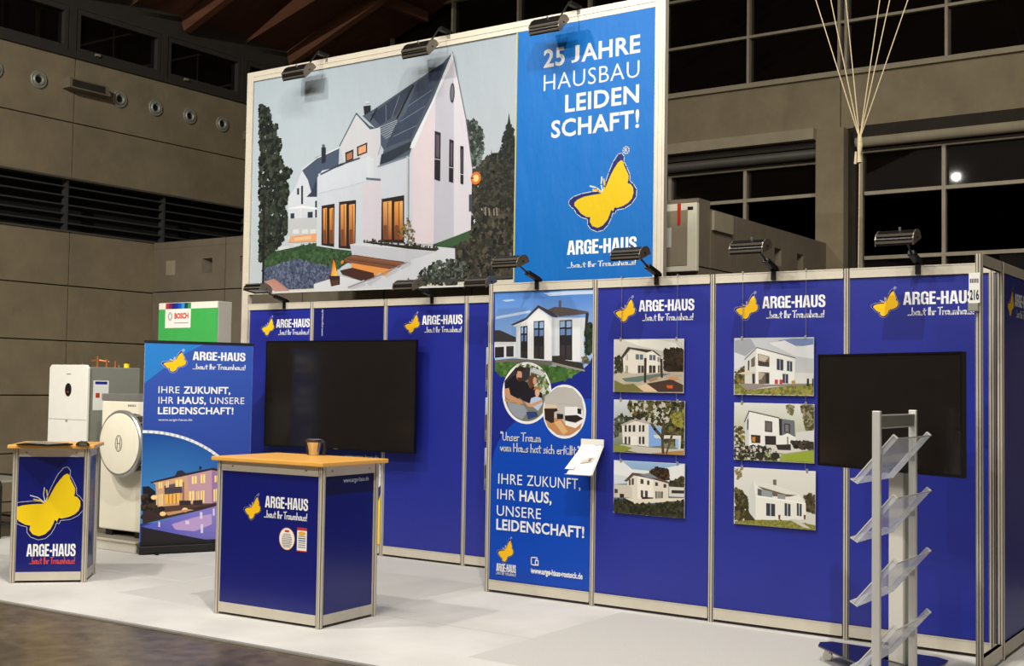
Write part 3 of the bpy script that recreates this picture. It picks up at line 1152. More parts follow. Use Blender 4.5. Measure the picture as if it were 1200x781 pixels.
# photograph with a rounded lower edge
SKY = [(78, 88), (533, 74), (531, 372), (505, 420), (460, 458), (400, 490), (330, 508), (250, 512), (180, 502), (120, 478), (78, 448)]
a.poly(SKY, [(84, 140, 222), (76, 132, 216), (165, 196, 240), (150, 190, 235), (160, 190, 230), (160, 190, 230), (150, 190, 230), (150, 190, 230), (150, 190, 230), (150, 190, 230), (160, 196, 240)])
a.P((190, 214, 244), (82, 200), (180, 182), (240, 172), (240, 182), (170, 196), (82, 212))
a.P((196, 218, 246), (300, 92), (400, 82), (531, 78), (531, 96), (420, 100), (330, 106))
a.P((180, 208, 242), (110, 125), (160, 120), (172, 126), (130, 132))
LAWN = [(78, 408), (150, 405), (300, 420), (450, 445), (470, 448), (460, 458), (400, 490), (330, 508), (250, 512), (180, 502), (120, 478), (78, 448)]
a.P((74, 112, 54), *LAWN)
a.foliage(LAWN, 160, [(64, 104, 44), (96, 134, 66), (54, 88, 40)], .02, seed=4)
a.P((110, 104, 100), (78, 400), (160, 392), (340, 404), (340, 424), (160, 408), (78, 410))
a.P((60, 58, 62), (76, 262), (100, 262), (175, 295), (175, 318), (76, 316))
a.P((222, 226, 232), (76, 316), (175, 316), (175, 388), (76, 392))
a.P((40, 38, 42), (78, 340), (120, 338), (120, 386), (78, 390))
a.P((52, 50, 54), (130, 336), (164, 335), (164, 384), (130, 384))
# dark trees right
a.foliage([(490, 280), (505, 235), (520, 232), (532, 260), (532, 370), (492, 370)], 133, [(30, 42, 32), (48, 64, 44)], 0.020, seed=8)
# house walls
a.P((214, 219, 226), (176, 240), (228, 205), (278, 162), (340, 205), (500, 205), (500, 262), (486, 265), (484, 404), (430, 408), (340, 400), (196, 394), (176, 388))
a.P((238, 241, 245), (228, 205), (280, 165), (338, 205), (338, 402), (228, 396))
a.P((196, 202, 212), (338, 205), (352, 205), (352, 402), (338, 402))
a.P((232, 235, 240), (432, 212), (470, 208), (468, 406), (432, 406))
# roof
a.P((66, 60, 62), (150, 238), (220, 205), (276, 147), (340, 178), (368, 200), (360, 205), (338, 198), (278, 160), (228, 210), (178, 242))
a.P((88, 80, 78), (322, 168), (350, 156), (400, 158), (506, 178), (506, 186), (372, 200), (340, 178))
a.P((230, 232, 236), (160, 242), (228, 214), (278, 166), (338, 204), (338, 210), (278, 174), (230, 220), (168, 246))
a.P((90, 94, 104), (370, 126), (382, 126), (382, 156), (370, 156))
a.P((50, 46, 48), (494, 186), (508, 184), (500, 262), (488, 268))
# windows
for x0, x1, y0, y1 in ((256, 304, 218, 396), (374, 432, 214, 400), (196, 228, 242, 392)):
    a.P((38, 36, 42), (x0, y0 + 4), (x1, y0), (x1, y1), (x0, y1 - 4))
    m = (x0 + x1) / 2
    w = (x1 - x0)
    for c in (0, 1):
        xa = x0 + 3 + c * (w / 2)
        a.P((150, 180, 220), (xa, y0 + 8), (xa + w / 2 - 7, y0 + 6), (xa + w / 2 - 7, y0 + 34), (xa, y0 + 36))
        a.P((104, 134, 180), (xa, y0 + 44), (xa + w / 2 - 7, y0 + 42), (xa + w / 2 - 7, y0 + 70), (xa, y0 + 72))
        a.P((58, 52, 54), (xa, y0 + 118), (xa + w / 2 - 7, y0 + 117), (xa + w / 2 - 7, y1 - 6), (xa, y1 - 8))
a.P((52, 48, 46), (340, 380), (400, 378), (400, 400), (480, 412), (486, 444), (340, 410))
a.P((150, 146, 140), (340, 408), (490, 444), (490, 452), (340, 420))
a.foliage([(476, 385), (500, 380), (512, 410), (480, 415)], 57, [(90, 70, 110), (80, 110, 60), (130, 120, 60)], 0.010, seed=5)
# two round insets, white rims
for (cx, cy), rx, ry, colr in (((224, 550), .297, .297, 0), ((396, 635), .255, .255, 1)):
    c = a.px(cx, cy)
    a.ell(c, (a.px(cx + (114 if not colr else 100), cy)[0] - c[0]), (c[1] - a.px(cx, cy + (142 if not colr else 124))[1]), WHT, uv=True, n=48)
    a.ell(c, (a.px(cx + (103 if not colr else 90), cy)[0] - c[0]), (c[1] - a.px(cx, cy + (130 if not colr else 113))[1]),
          (120, 124, 110) if not colr else (196, 190, 184), uv=True, n=48)
# inset one: three people on a bench, garden behind (traced on another crop)
a.zoom = (560, 420, 5.579)
a.foliage([(250, 50), (330, 40), (420, 80), (462, 160), (468, 220), (420, 240), (330, 110)], 228, [(96, 120, 70), (150, 160, 110), (210, 214, 200), (70, 90, 56)], 0.018, seed=6)
a.P((206, 210, 214), (360, 60), (430, 90), (430, 120), (350, 90))
a.P((52, 50, 56), (175, 150), (250, 60), (345, 60), (340, 130), (240, 200), (178, 230))
a.P((26, 24, 34), (180, 160), (240, 110), (268, 130), (300, 150), (330, 160), (330, 200), (285, 260), (215, 270), (176, 210))   # man's shirt
a.ell(a.px(272, 112), .027, .043, (206, 156, 128), uv=True)
a.P((50, 34, 28), (246, 100), (252, 62), (285, 52), (308, 70), (302, 88), (262, 84), (254, 110))
a.P((70, 44, 34), (258, 125), (292, 128), (288, 150), (266, 152))
a.P((200, 146, 118), (176, 200), (205, 195), (215, 240), (290, 280), (298, 300), (270, 305), (190, 262), (176, 240))
a.P((30, 26, 36), (290, 190), (350, 170), (420, 230), (425, 270), (400, 290), (330, 300), (280, 265))
a.P((104, 66, 42), (330, 130), (352, 106), (385, 112), (392, 150), (372, 170), (350, 200), (335, 190))
a.ell(a.px(374, 148), .018, .03, (214, 166, 140), uv=True)
a.ell(a.px(390, 225), .022, .034, (222, 178, 152), uv=True)
a.P((176, 122, 70), (364, 210), (374, 184), (404, 184), (416, 210), (400, 205), (376, 204))
a.P((186, 200, 226), (350, 262), (385, 250), (420, 262), (425, 300), (395, 345), (340, 300))
a.P((206, 156, 126), (300, 280), (350, 300), (420, 270), (420, 290), (360, 320), (330, 318))
a.P((150, 156, 168), (196, 285), (300, 310), (330, 350), (290, 402), (245, 380), (205, 330))
a.P((46, 66, 122), (318, 350), (385, 350), (395, 380), (330, 402))
a.P((196, 146, 90), (176, 268), (300, 292), (300, 300), (178, 282))
# inset two: living room with timber floor
a.P((188, 186, 182), (440, 250), (520, 190), (620, 195), (680, 260), (690, 320), (560, 300), (438, 310))
a.P((198, 140, 90), (440, 400), (540, 388), (580, 440), (690, 400), (670, 460), (600, 505), (520, 500), (460, 450))
a.P((222, 180, 128), (500, 420), (540, 405), (590, 480), (560, 500))
a.P((234, 236, 238), (570, 318), (650, 318), (690, 345), (690, 395), (640, 380), (572, 402))
a.P((38, 32, 32), (570, 375), (650, 372), (690, 395), (640, 420), (572, 410))
a.P((240, 240, 240), (572, 408), (640, 425), (696, 395), (696, 412), (640, 458), (575, 438))
a.P((34, 30, 32), (652, 328), (678, 332), (678, 368), (654, 362))
a.P((50, 36, 30), (436, 330), (520, 330), (524, 345), (500, 352), (500, 420), (480, 425), (440, 400))
a.P((40, 34, 34), (518, 362), (560, 366), (560, 398), (520, 398))
a.P((220, 198, 176), (440, 300), (520, 305), (520, 328), (436, 328))
# sentences
a.zoom = (560, 420, 5.579)
q0, q1 = a.px(150, 537), a.px(414, 540)
a.text(hand_geo('"Unser Traum', .05), q0, (q1[0], q0[1] + .07), WHT, uv=True)
q0, q1 = a.px(148, 607), a.px(668, 600)
a.text(hand_geo('vom Haus hat sich erfüllt."', .05), q0, (q1[0], q0[1] + .068), WHT, uv=True)
a.zoom = (560, 500, 3.55)


def words(a, lx, ly, items, h, rx=None):
    """words in a row on one line: (text, boldness) from the lower-left pixel, cap height h metres"""
    q = a.px(lx, ly)
    x = q[0]
    tot = 0
    widths = []
    for t, off, wm in items:
        widths.append(wm)
    scale = 1
    if rx is not None:
        tot = sum(widths)
        scale = (a.px(rx, ly)[0] - x) / tot
    for (t, off, wm), w in zip(items, widths):
        if t.strip():
            a.text(text_geo(t, off * .75, 1.04, True), (x, q[1]), (x + w * scale, q[1] + h), WHT, uv=True)
        x += w * scale


H1 = .084
words(a, 86, 238, [('IHRE', .0, 2.3), (' ', 0, .45), ('ZUKUNFT,', .0, 4.9)], H1, 428)
words(a, 82, 302, [('IHR', .0, 1.6), (' ', 0, .4), ('HAUS,', .035, 2.8)], H1, 308)
words(a, 80, 370, [('UNSERE', .0, 1)], H1, 264)
words(a, 78, 428, [('LEIDENSCHAFT!', .035, 1)], H1, 444)
q = a.px(80, 565)
a.butterfly(q[0], q[1], .165, .2, navy=(20, 30, 110), line=(190, 196, 230), lw=.004, body=GOLD)
a.text(block_geo('ARGE-HAUS'), (78, 601), (160, 578), WHT)
a.text(hand_geo('...baut Ihr Traumhaus!', .06), (76, 614), (160, 606), WHT)
a.line([(224, 545), (248, 546), (250, 553), (242, 554), (240, 578), (224, 574), (224, 545)], .008, WHT)
a.P(WHT, (240, 556), (254, 557), (254, 580), (238, 578))
a.P((8, 72, 186), (243, 560), (251, 561), (251, 574), (242, 573))
a.text(text_geo('Entdecken Sie Ihr Traumhaus auf:', 0), a.px(222, 607), (a.px(397, 615)[0], a.px(222, 607)[1] + .032), (200, 214, 240), uv=True)
q0, q1 = a.px(222, 624), a.px(437, 645)
a.text(text_geo('www.arge-haus-rostock.de', .03), (q0[0], q1[1] + .0), (q1[0], q1[1] + .062), WHT, uv=True)
keepart(a, 'poster_print', 'print', pa[0], 'full-height blue poster with house photo and round insets')

# ------------------------------------------------------------------ tall banner frame
YF = P
bf = empty('banner_frame', (-1.5 * P, YF, 0), label='tall pale metal frame rising behind the booth walls holding the two big banners', cat='frame')
bx0, bx1 = -4 * P + .02, P + .03
mb = MB()
for nm, (x, z0) in (('left', (bx0, 0)), ('right', (bx1, 0))):
    m_ = MB()
    m_.box(x - .045, x + .045, YF - .03, YF + .03, z0 + .005, 5.0)
    for dx in (-.02, .02):
        m_.box(x + dx - .004, x + dx + .004, YF - .034, YF - .03, z0 + .005, 5.0, None)
    keep(m_.build('upright', M['alu']), bf)
m_ = MB().box(bx0 + .046, bx1 - .046, YF - .03, YF + .03, 4.9, 5.0)
m_.box(bx0 + .05, bx1 - .05, YF - .035, YF - .03, 4.945, 4.955)
keep(m_.build('top_rail', M['alu']), bf)
keep(MB().box(bx0 + .046, bx1 - .046, YF - .02, YF + .02, 2.60, 2.635).build('bottom_rail', M['alu']), bf)

XS = -.455
bp = MB()
bp.box(bx0 + .05, XS, YF - .012, YF - .006, 2.62, 4.9)
banner1 = bp.build('photo_banner', M['white'])
tag(banner1, 'huge photo banner of a white gabled house with dark roof at dusk', 'banner')
bp = MB()
bp.box(XS - .004, bx1 - .05, YF - .026, YF - .02, 2.6, 4.9)
banner2 = bp.build('text_banner', M['white'])
tag(banner2, 'bright blue hanging banner with big white words and yellow butterfly', 'banner')
bpy.context.view_layer.update()

a = Art((0, YF - .0125, 0), (1, 0, 0), zoom=(280, 0, 3.529), gain=.72)
bl, br_, bb, bt = bx0 + .05, XS, 2.62, 4.9
a.poly([(bl, bb), (br_, bb), (br_, bt), (bl, bt)], [(196, 206, 214), (204, 212, 220), (176, 188, 200), (180, 196, 208)], uv=True)
DK = [(34, 40, 34), (46, 54, 44), (28, 32, 30), (58, 66, 50)]
# lawn, gravel, hedge (background of the lower half)
a.P((58, 84, 56), (100, 1050), (320, 1005), (470, 1035), (470, 1075), (400, 1120), (240, 1080), (98, 1125))
a.foliage([(100, 1050), (320, 1005), (470, 1035), (470, 1075), (400, 1120), (240, 1080), (98, 1125)], 494, [(50, 80, 48), (70, 100, 64), (44, 68, 44)], 0.023, seed=21)
a.P((86, 96, 122), (100, 1112), (240, 1072), (400, 1112), (420, 1170), (330, 1200), (96, 1206))
a.foliage([(100, 1112), (240, 1072), (400, 1112), (410, 1165), (330, 1196), (96, 1203)], 1235, [(70, 80, 106), (112, 124, 150), (92, 104, 130), (60, 66, 90)], 0.015, seed=22)
a.P((44, 44, 40), (800, 1012), (950, 960), (1060, 860), (1157, 840), (1150, 1172), (780, 1184), (830, 1080), (895, 1060))
a.P((60, 92, 56), (800, 1008), (955, 950), (960, 985), (880, 1022), (830, 1022))
a.foliage([(960, 700), (990, 690), (1040, 640), (1157, 640), (1150, 1172), (780, 1184), (840, 1085), (895, 1060), (900, 1020), (960, 985)], 2850,
          [(38, 38, 34), (56, 54, 46), (72, 68, 56), (28, 28, 27), (88, 82, 68), (48, 52, 40)], 0.026, seed=23)
for x in (1015, 1030, 1050, 1062):
    a.line([(x, 800), (x + 6, 890)], .014, (150, 140, 124))
# trees against the sky
a.foliage([(940, 500), (975, 495), (1010, 550), (1010, 640), (985, 700), (962, 690), (945, 600)], 456, [(46, 58, 52), (70, 84, 76), (36, 44, 42), (120, 132, 132)], 0.023, seed=24)
a.conifer(1117, 478, 790, 62, [(32, 38, 36), (40, 48, 44), (26, 30, 30)], seed=3, n=15)
a.foliage([(1105, 520), (1130, 520), (1157, 640), (1157, 700), (1060, 720)], 456, [(30, 36, 34), (48, 58, 54), (22, 26, 26)], 0.020, seed=41)
a.conifer(1045, 630, 850, 46, [(44, 46, 38), (52, 56, 46), (30, 32, 28)], seed=5, n=10)
a.foliage([(1000, 690), (1090, 660), (1157, 740), (1150, 860), (985, 840)], 494, [(44, 46, 38), (66, 66, 54), (30, 32, 28)], 0.023, seed=42)
a.foliage([(86, 430), (128, 455), (135, 510), (160, 520), (150, 560), (180, 590), (165, 640), (190, 690), (222, 712), (196, 745), (212, 800), (190, 860),
           (206, 930), (180, 1000), (140, 1040), (86, 1090)], 1710, [(30, 38, 34), (44, 54, 44), (24, 28, 27), (60, 70, 58)], 0.030, seed=25)
a.line([(105, 820), (100, 1190)], .03, (34, 30, 28))
# neighbour house
a.P((212, 220, 230), (205, 815), (235, 775), (262, 705), (290, 745), (330, 740), (330, 1000), (205, 1000))
a.P((74, 88, 112), (262, 705), (322, 650), (415, 612), (412, 700), (330, 722), (300, 795), (286, 745))
a.P((54, 62, 82), (300, 795), (330, 722), (330, 815), (280, 815))
a.line([(262, 703), (322, 655), (415, 612)], .012, (226, 232, 238))
a.P((40, 44, 54), (342, 610), (360, 610), (360, 672), (342, 678))
a.P((90, 96, 108), (345, 598), (356, 598), (356, 610), (345, 610))
for x0, x1, y0, y1 in ((241, 250, 780, 806), (258, 266, 770, 845), (285, 306, 878, 902), (214, 230, 884, 905), (316, 326, 832, 905)):
    a.P((50, 58, 72), (x0, y0), (x1, y0 - 2), (x1, y1), (x0, y1))
a.P((236, 240, 244), (188, 868), (262, 850), (325, 860), (325, 868), (262, 862))
a.line([(258, 862), (256, 1000)], .01, (230, 232, 236))
a.P((196, 200, 206), (204, 905), (328, 900), (326, 972), (204, 980))
a.P((228, 168, 120), (214, 978), (324, 965), (322, 1000), (204, 1004))
a.P((238, 196, 150), (230, 985), (300, 975), (300, 990), (230, 998))
for x in (225, 262, 296):
    a.P((222, 226, 228), (x, 950), (x + 24, 948), (x + 24, 966), (x, 968))
a.P((214, 218, 222), (160, 1026), (200, 1018), (215, 1026), (172, 1036))
a.P((214, 218, 222), (220, 1012), (250, 1008), (262, 1014), (232, 1022))
# main house: long wall
a.P((206, 214, 226), (325, 735), (345, 706), (420, 690), (530, 640), (700, 640), (724, 620), (724, 1010), (590, 1004), (500, 1042), (400, 1030), (322, 1018))
a.P((214, 208, 220), (512, 765), (590, 745), (590, 1005), (512, 1030))
# gable wall
a.P((218, 214, 224), (885, 222), (815, 380), (715, 612), (722, 1008), (800, 1012), (960, 952), (966, 700), (945, 560), (938, 490))
a.P((198, 198, 212), (815, 395), (890, 250), (890, 980), (803, 1012))
a.P((222, 220, 230), (890, 250), (938, 490), (966, 690), (960, 952), (890, 980))
a.P((226, 214, 224), (722, 620), (812, 420), (806, 1010), (722, 1008))
a.P((70, 78, 88), (952, 806), (966, 804), (966, 876), (952, 876))
# roof
a.P((78, 90, 108), (885, 216), (845, 260), (560, 452), (512, 480), (560, 525), (606, 590), (585, 688), (706, 645), (716, 600), (800, 430), (872, 262))
for k in range(7):
    t = k / 7
    a.line([(575 + 25 * t, 540 + 60 * t - 10), (655 + 5 * t, 498 + 50 * t)], .007, (168, 178, 192))
a.P((52, 62, 82), (545, 478), (712, 352), (730, 350), (650, 478), (585, 518))
a.P((58, 70, 92), (738, 342), (852, 258), (842, 300), (712, 572), (606, 612), (648, 520), (690, 470))
for t in (.33, .66):
    a.line([(545 + 170 * t + 8, 478 - 126 * t), (585 + 75 * t, 516 - 45 * t)], .006, (120, 134, 156))
a.line([(700, 440), (800, 372)], .006, (120, 134, 156))
a.line([(665, 505), (770, 440)], .006, (120, 134, 156))
a.line([(640, 565), (735, 520)], .006, (120, 134, 156))
a.line([(545, 500), (572, 450)], .016, (20, 22, 26))
a.line([(655, 490), (722, 355)], .02, (18, 20, 26))
a.P((44, 52, 66), (582, 690), (590, 640), (712, 585), (714, 615), (640, 660))
a.line([(575, 690), (705, 645)], .02, (120, 134, 152))
a.P((230, 236, 240), (885, 214), (893, 232), (812, 412), (728, 612), (708, 614), (716, 590), (800, 420))
a.line([(885, 216), (940, 492), (966, 690)], .010, (110, 120, 132))
a.P((36, 38, 44), (516, 440), (546, 436), (546, 462), (520, 476))
a.P((210, 216, 222), (524, 420), (540, 420), (540, 428), (524, 428))
# dormer
a.P((74, 88, 108), (487, 468), (540, 520), (560, 528), (612, 580), (600, 620), (560, 545), (536, 535))
a.P((208, 210, 218), (487, 472), (548, 536), (586, 528), (588, 600), (570, 660), (440, 690), (418, 604))
a.line([(418, 604), (487, 470), (545, 534)], .014, (70, 82, 100))
a.P((44, 38, 40), (441, 632), (475, 618), (475, 660), (443, 674))
a.P((176, 120, 92), (447, 638), (470, 628), (470, 656), (448, 665))
a.P((44, 38, 40), (489, 608), (532, 590), (532, 632), (491, 648))
a.P((230, 168, 128), (495, 612), (527, 598), (527, 628), (496, 640))
# parapet and railing
a.P((210, 218, 230), (330, 720), (420, 690), (535, 648), (560, 655), (560, 742), (420, 780), (328, 800))
a.line([(340, 722), (420, 682), (500, 655)], .018, (60, 70, 84))
a.line([(530, 645), (584, 655)], .01, (210, 216, 222))
for k in range(9):
    a.line([(533 + k * 6, 650 + k), (533 + k * 6, 738)], .005, (226, 230, 236))
a.P((96, 106, 122), (528, 735), (588, 740), (588, 748), (528, 744))
a.line([(698, 650), (697, 1005)], .018, (196, 200, 208))
a.line([(704, 655), (703, 1005)], .008, (110, 104, 110))
# ground floor glazing
for q4, n in (([(344, 852), (397, 843), (395, 1022), (343, 1014)], 2), ([(416, 836), (486, 828), (483, 1032), (414, 1026)], 2), ([(592, 824), (685, 808), (685, 1006), (590, 1002)], 2)):
    a.P((44, 34, 32), *q4)
    (x0, y0), (x1, y1), (x2, y2), (x3, y3) = q4
    w = (x1 - x0) / n
    for c in range(n):
        xa, xb = x0 + w * c + 6, x0 + w * (c + 1) - 5
        a.poly([(xa, y0 + 12), (xb, y0 + 8), (xb, y2 - 14), (xa, y2 - 14)], [(236, 160, 84), (244, 184, 108), (150, 84, 48), (120, 66, 40)])
        a.P((120, 72, 46), (xa + 2, (y0 + y3) / 2 + 20), (xa + w * .35, (y0 + y3) / 2 + 18), (xa + w * .35, y2 - 16), (xa + 2, y2 - 16))
        a.line([(xa + w * .42, y0 + 14), (xa + w * .42, y2 - 20)], .01, (96, 60, 40))
# gable windows
for q4 in ([(812, 542), (836, 550), (834, 750), (810, 742)], [(872, 576), (890, 582), (888, 757), (870, 752)], [(917, 604), (931, 606), (930, 764), (918, 760)]):
    a.P((36, 32, 38), *q4)
    (x0, y0), (x1, y1), (x2, y2), (x3, y3) = q4
    a.P((92, 84, 96), (x0 + 5, y0 + 14), (x1 - 4, y1 + 12), (x2 - 4, y0 + 112), (x0 + 5, y0 + 108))
    a.line([(x0, y0 + 116), (x1, y0 + 120)], .008, (190, 190, 196))
c = a.px(884, 385)
a.ell(c, .028, .095, (52, 54, 62), uv=True)
a.ell(c, .016, .075, (110, 116, 128), uv=True)
# street lamp
a.ell(a.px(982, 738), .06, .06, (226, 120, 40), uv=True)
a.ell(a.px(982, 738), .035, .035, (255, 216, 140), uv=True)
a.line([(962, 738), (972, 738)], .012, (60, 40, 30))
# planter, bench, fire
a.P((216, 220, 228), (462, 1012), (520, 1000), (720, 1012), (896, 1028), (896, 1092), (640, 1192), (440, 1196), (560, 1150), (690, 1082), (470, 1056))
a.P((42, 34, 32), (515, 1004), (535, 1000), (832, 1030), (815, 1040), (700, 1030))
a.P((200, 204, 214), (462, 1014), (820, 1042), (690, 1084), (470, 1056))
a.foliage([(520, 990), (600, 996), (720, 1008), (830, 1024), (820, 1036), (600, 1014), (515, 1004)], 171, [(36, 40, 30), (58, 60, 44)], 0.015, seed=31)
a.foliage([(690, 990), (650, 960), (680, 940), (700, 900), (730, 960), (725, 1010), (700, 1015)], 133, [(120, 100, 50), (70, 70, 40), (160, 130, 60)], 0.011, seed=32)
a.P((236, 156, 80), (466, 1088), (640, 1116), (606, 1142), (560, 1140), (470, 1110))
a.P((74, 46, 38), (420, 1120), (470, 1108), (560, 1130), (560, 1150), (520, 1165), (430, 1135))
a.P((126, 82, 58), (438, 1070), (478, 1054), (690, 1086), (660, 1112), (600, 1110), (440, 1084))
a.line([(450, 1072), (668, 1104)], .006, (84, 52, 38))
a.line([(470, 1062), (680, 1092)], .006, (150, 104, 76))
a.P((222, 224, 230), (312, 1176), (420, 1142), (522, 1166), (440, 1200), (312, 1204))
a.P((60, 42, 38), (375, 1142), (420, 1142), (420, 1178), (384, 1186))
a.P((90, 60, 46), (380, 1160), (416, 1160), (412, 1180), (386, 1182))
a.poly([(384, 1142), (388, 1110), (393, 1072), (400, 1090), (404, 1112), (412, 1142)], [(255, 180, 60), (250, 130, 40), (240, 110, 40), (250, 140, 40), (255, 190, 80), (255, 210, 110)])
a.ell(a.px(430, 1085), .02, .02, (220, 130, 50), uv=True)
for q4 in ([(528, 1172), (590, 1126), (592, 1150), (545, 1184)], [(606, 1142), (660, 1100), (662, 1122), (612, 1150)], [(668, 1106), (712, 1076), (716, 1096), (672, 1118)],
           [(448, 1188), (520, 1158), (526, 1180), (470, 1196)]):
    a.P((196, 198, 206), *q4)
a.line([(455, 1190), (560, 1150), (700, 1085)], .012, (150, 140, 150))
a.foliage([(730, 1180), (750, 1130), (800, 1090), (890, 1070), (960, 1100), (900, 1178)], 570, [(40, 42, 38), (60, 66, 56), (96, 106, 100)], 0.018, seed=33)
a.P((70, 66, 66), (790, 1160), (1152, 1140), (1152, 1150), (790, 1170))
a.P((224, 206, 196), (108, 1166), (150, 1154), (218, 1208), (158, 1214))
for k in range(6):
    t = k / 5
    a.line([(112 + 36 * t, 1166 - 10 * t), (160 + 52 * t, 1211 - 3 * t)], .012, (176, 96, 70))
a.line([(98, 1212), (1152, 1176)], .016, (226, 230, 232))
keepart(a, 'house_print', 'pvc', banner1)

a = Art((0, YF - .0265, 0), (1, 0, 0), zoom=(580, 0, 4.341), gain=.70)
a.poly([(XS, 2.604), (bx1 - .054, 2.604), (bx1 - .054, 4.898), (XS, 4.898)], (0, 120, 214), uv=True)
a.line([(XS + .004, 2.61), (XS + .004, 4.89)], .012, (214, 200, 80), uv=True)
for t, off, x0, x1, yt, yb_ in (('25', .024, (248, 343), (355, 310), 238, 327), ('JAHRE', .024, (388, 318), (739, 178), 178, 267),
                                ('HAUSBAU', -.006, (248, 460), (735, 300), 308, 396), ('LEIDEN', .024, (357, 568), (733, 432), 432, 521),
                                ('SCHAFT!', .024, (286, 698), (734, 560), 561, 650)):
    pl, pr = a.px(*x0), a.px(x1[0], yb_)
    zt = a.px(x1[0], yt)[1]
    zb = (pl[1] + pr[1]) / 2
    h_ = zt - pr[1]
    xs = pl[0]
    if t[0] == 'J':     # the J stands on the base line like the other capitals
        a.text(text_geo('J', off), (xs, zb), (xs + .085, zb + h_), WHT, uv=True)
        xs, t = xs + .105, t[1:]
    a.text(text_geo(t, off, 1.06, True), (xs, zb), (pr[0], zb + h_), WHT, uv=True)
a.butterfly(_x0, _z0, BW, BH, navy=(28, 38, 116), line=(236, 240, 250), lw=.012, body=YEL)
a.zoom = (580, 160, 4.1125)
p0, p1 = a.px(348, 572), a.px(684, 482)
a.gain = 1.0
a.text(block_geo('ARGE-HAUS'), p0, p1, WHT, uv=True)
p0, p1 = a.px(347, 634), a.px(680, 590)
a.text(hand_geo('...baut Ihr Traumhaus!', .06), p0, p1, WHT, uv=True)
keepart(a, 'slogan_print', 'pvc', banner2)

# ------------------------------------------------------------------ hanging house photographs
def picture(y, corners, label, paint, zoom, name='house_picture', group=None):
    """board hung just before a panel; corners in photo pixels: left, right, top-left, bottom-left"""
    (x0, yt), (x1, yb_) = corners
    q0, q1 = plane_point(x0, yt, 1, y), plane_point(x1, yb_, 1, y)
    l, r, t, b = q0.x, q1.x, q0.z, q1.z
    e = empty(name, ((l + r) / 2, y, b), label=label, cat='picture', group=group)
    bd = keep(MB().box(l, r, y, y + .006, b, t).build('board', M['white']), e)
    for cx in (l + .06, r - .06):
        keep(MB().box(cx - .008, cx + .008, y - .004, y + .009, t - .012, t + .014).build('clip', M['silver']), e)
    a = Art((0, y - .0005, 0), (1, 0, 0), zoom=zoom, gain=.88)
    a.rect = [(l + .002, b + .002), (r - .002, b + .002), (r - .002, t - .002), (l + .002, t - .002)]
    paint(a)
    bpy.context.view_layer.update()
    # trim ink that would hang over the board
    a.v = [(min(max(v[0], l + .001), r - .001), v[1], min(max(v[2], b + .001), t - .001)) for v in a.v]
    keepart(a, 'photo_print', 'print', bd)
    return l, r, t, b


def base(a, ct, cb):
    a.poly(a.rect, [cb, cb, ct, ct], uv=True)


def pic1(a):
    base(a, (206, 204, 198), (176, 164, 140))
    a.P((228, 226, 218), (110, 45), (300, 42), (420, 60), (470, 110), (340, 110), (200, 80))
    a.foliage([(355, 110), (400, 98), (470, 105), (474, 240), (360, 235)], 494, [(36, 28, 20), (64, 46, 30), (50, 40, 28)], 0.017, seed=51)
    a.foliage([(55, 160), (80, 140), (112, 170), (108, 240), (55, 250)], 114, [(40, 44, 30), (70, 66, 44)], 0.013, seed=52)
    a.P((222, 216, 204), (104, 150), (150, 112), (290, 112), (350, 150), (350, 238), (180, 256), (108, 236))
    a.P((238, 234, 224), (250, 125), (285, 112), (320, 145), (320, 246), (250, 250))
    a.P((64, 54, 48), (92, 150), (134, 88), (292, 108), (348, 152), (320, 140), (284, 112), (248, 122), (150, 100), (104, 158))
    for x0, x1, y0, y1 in ((182, 228, 132, 166), (266, 304, 136, 170), (316, 336, 150, 180), (124, 134, 130, 170)):
        a.P((92, 108, 124), (x0, y0), (x1, y0 + 2), (x1, y1), (x0, y1 - 2))
        a.line([((x0 + x1) / 2, y0), ((x0 + x1) / 2, y1)], .005, (230, 228, 220))
    for x0, x1 in ((196, 232), (264, 304), (318, 340), (122, 134)):
        a.P((66, 60, 54), (x0, 200), (x1, 202), (x1, 246), (x0, 248))
        a.line([((x0 + x1) / 2, 200), ((x0 + x1) / 2, 246)], .005, (220, 216, 206))
    a.P((190, 178, 158), (56, 250), (210, 250), (400, 240), (472, 240), (472, 262), (300, 262), (90, 318))
    a.P((98, 118, 112), (98, 280), (330, 250), (400, 252), (200, 300), (120, 300))
    a.P((116, 112, 62), (52, 290), (110, 318), (170, 312), (230, 362), (52, 362))
    a.P((216, 190, 156), (190, 328), (250, 312), (320, 362), (236, 362))
    a.P((72, 52, 42), (250, 312), (400, 285), (472, 320), (472, 362), (320, 362))
    a.P((176, 132, 96), (255, 290), (310, 270), (320, 285), (270, 300))
    a.P((204, 150, 104), (370, 272), (440, 270), (440, 286), (400, 290))
    a.P((200, 92, 50), (370, 322), (410, 322), (408, 342), (376, 340))
    a.line([(242, 160), (240, 300)], .02, (58, 42, 34))
    a.line([(340, 165), (342, 270)], .018, (66, 48, 38))


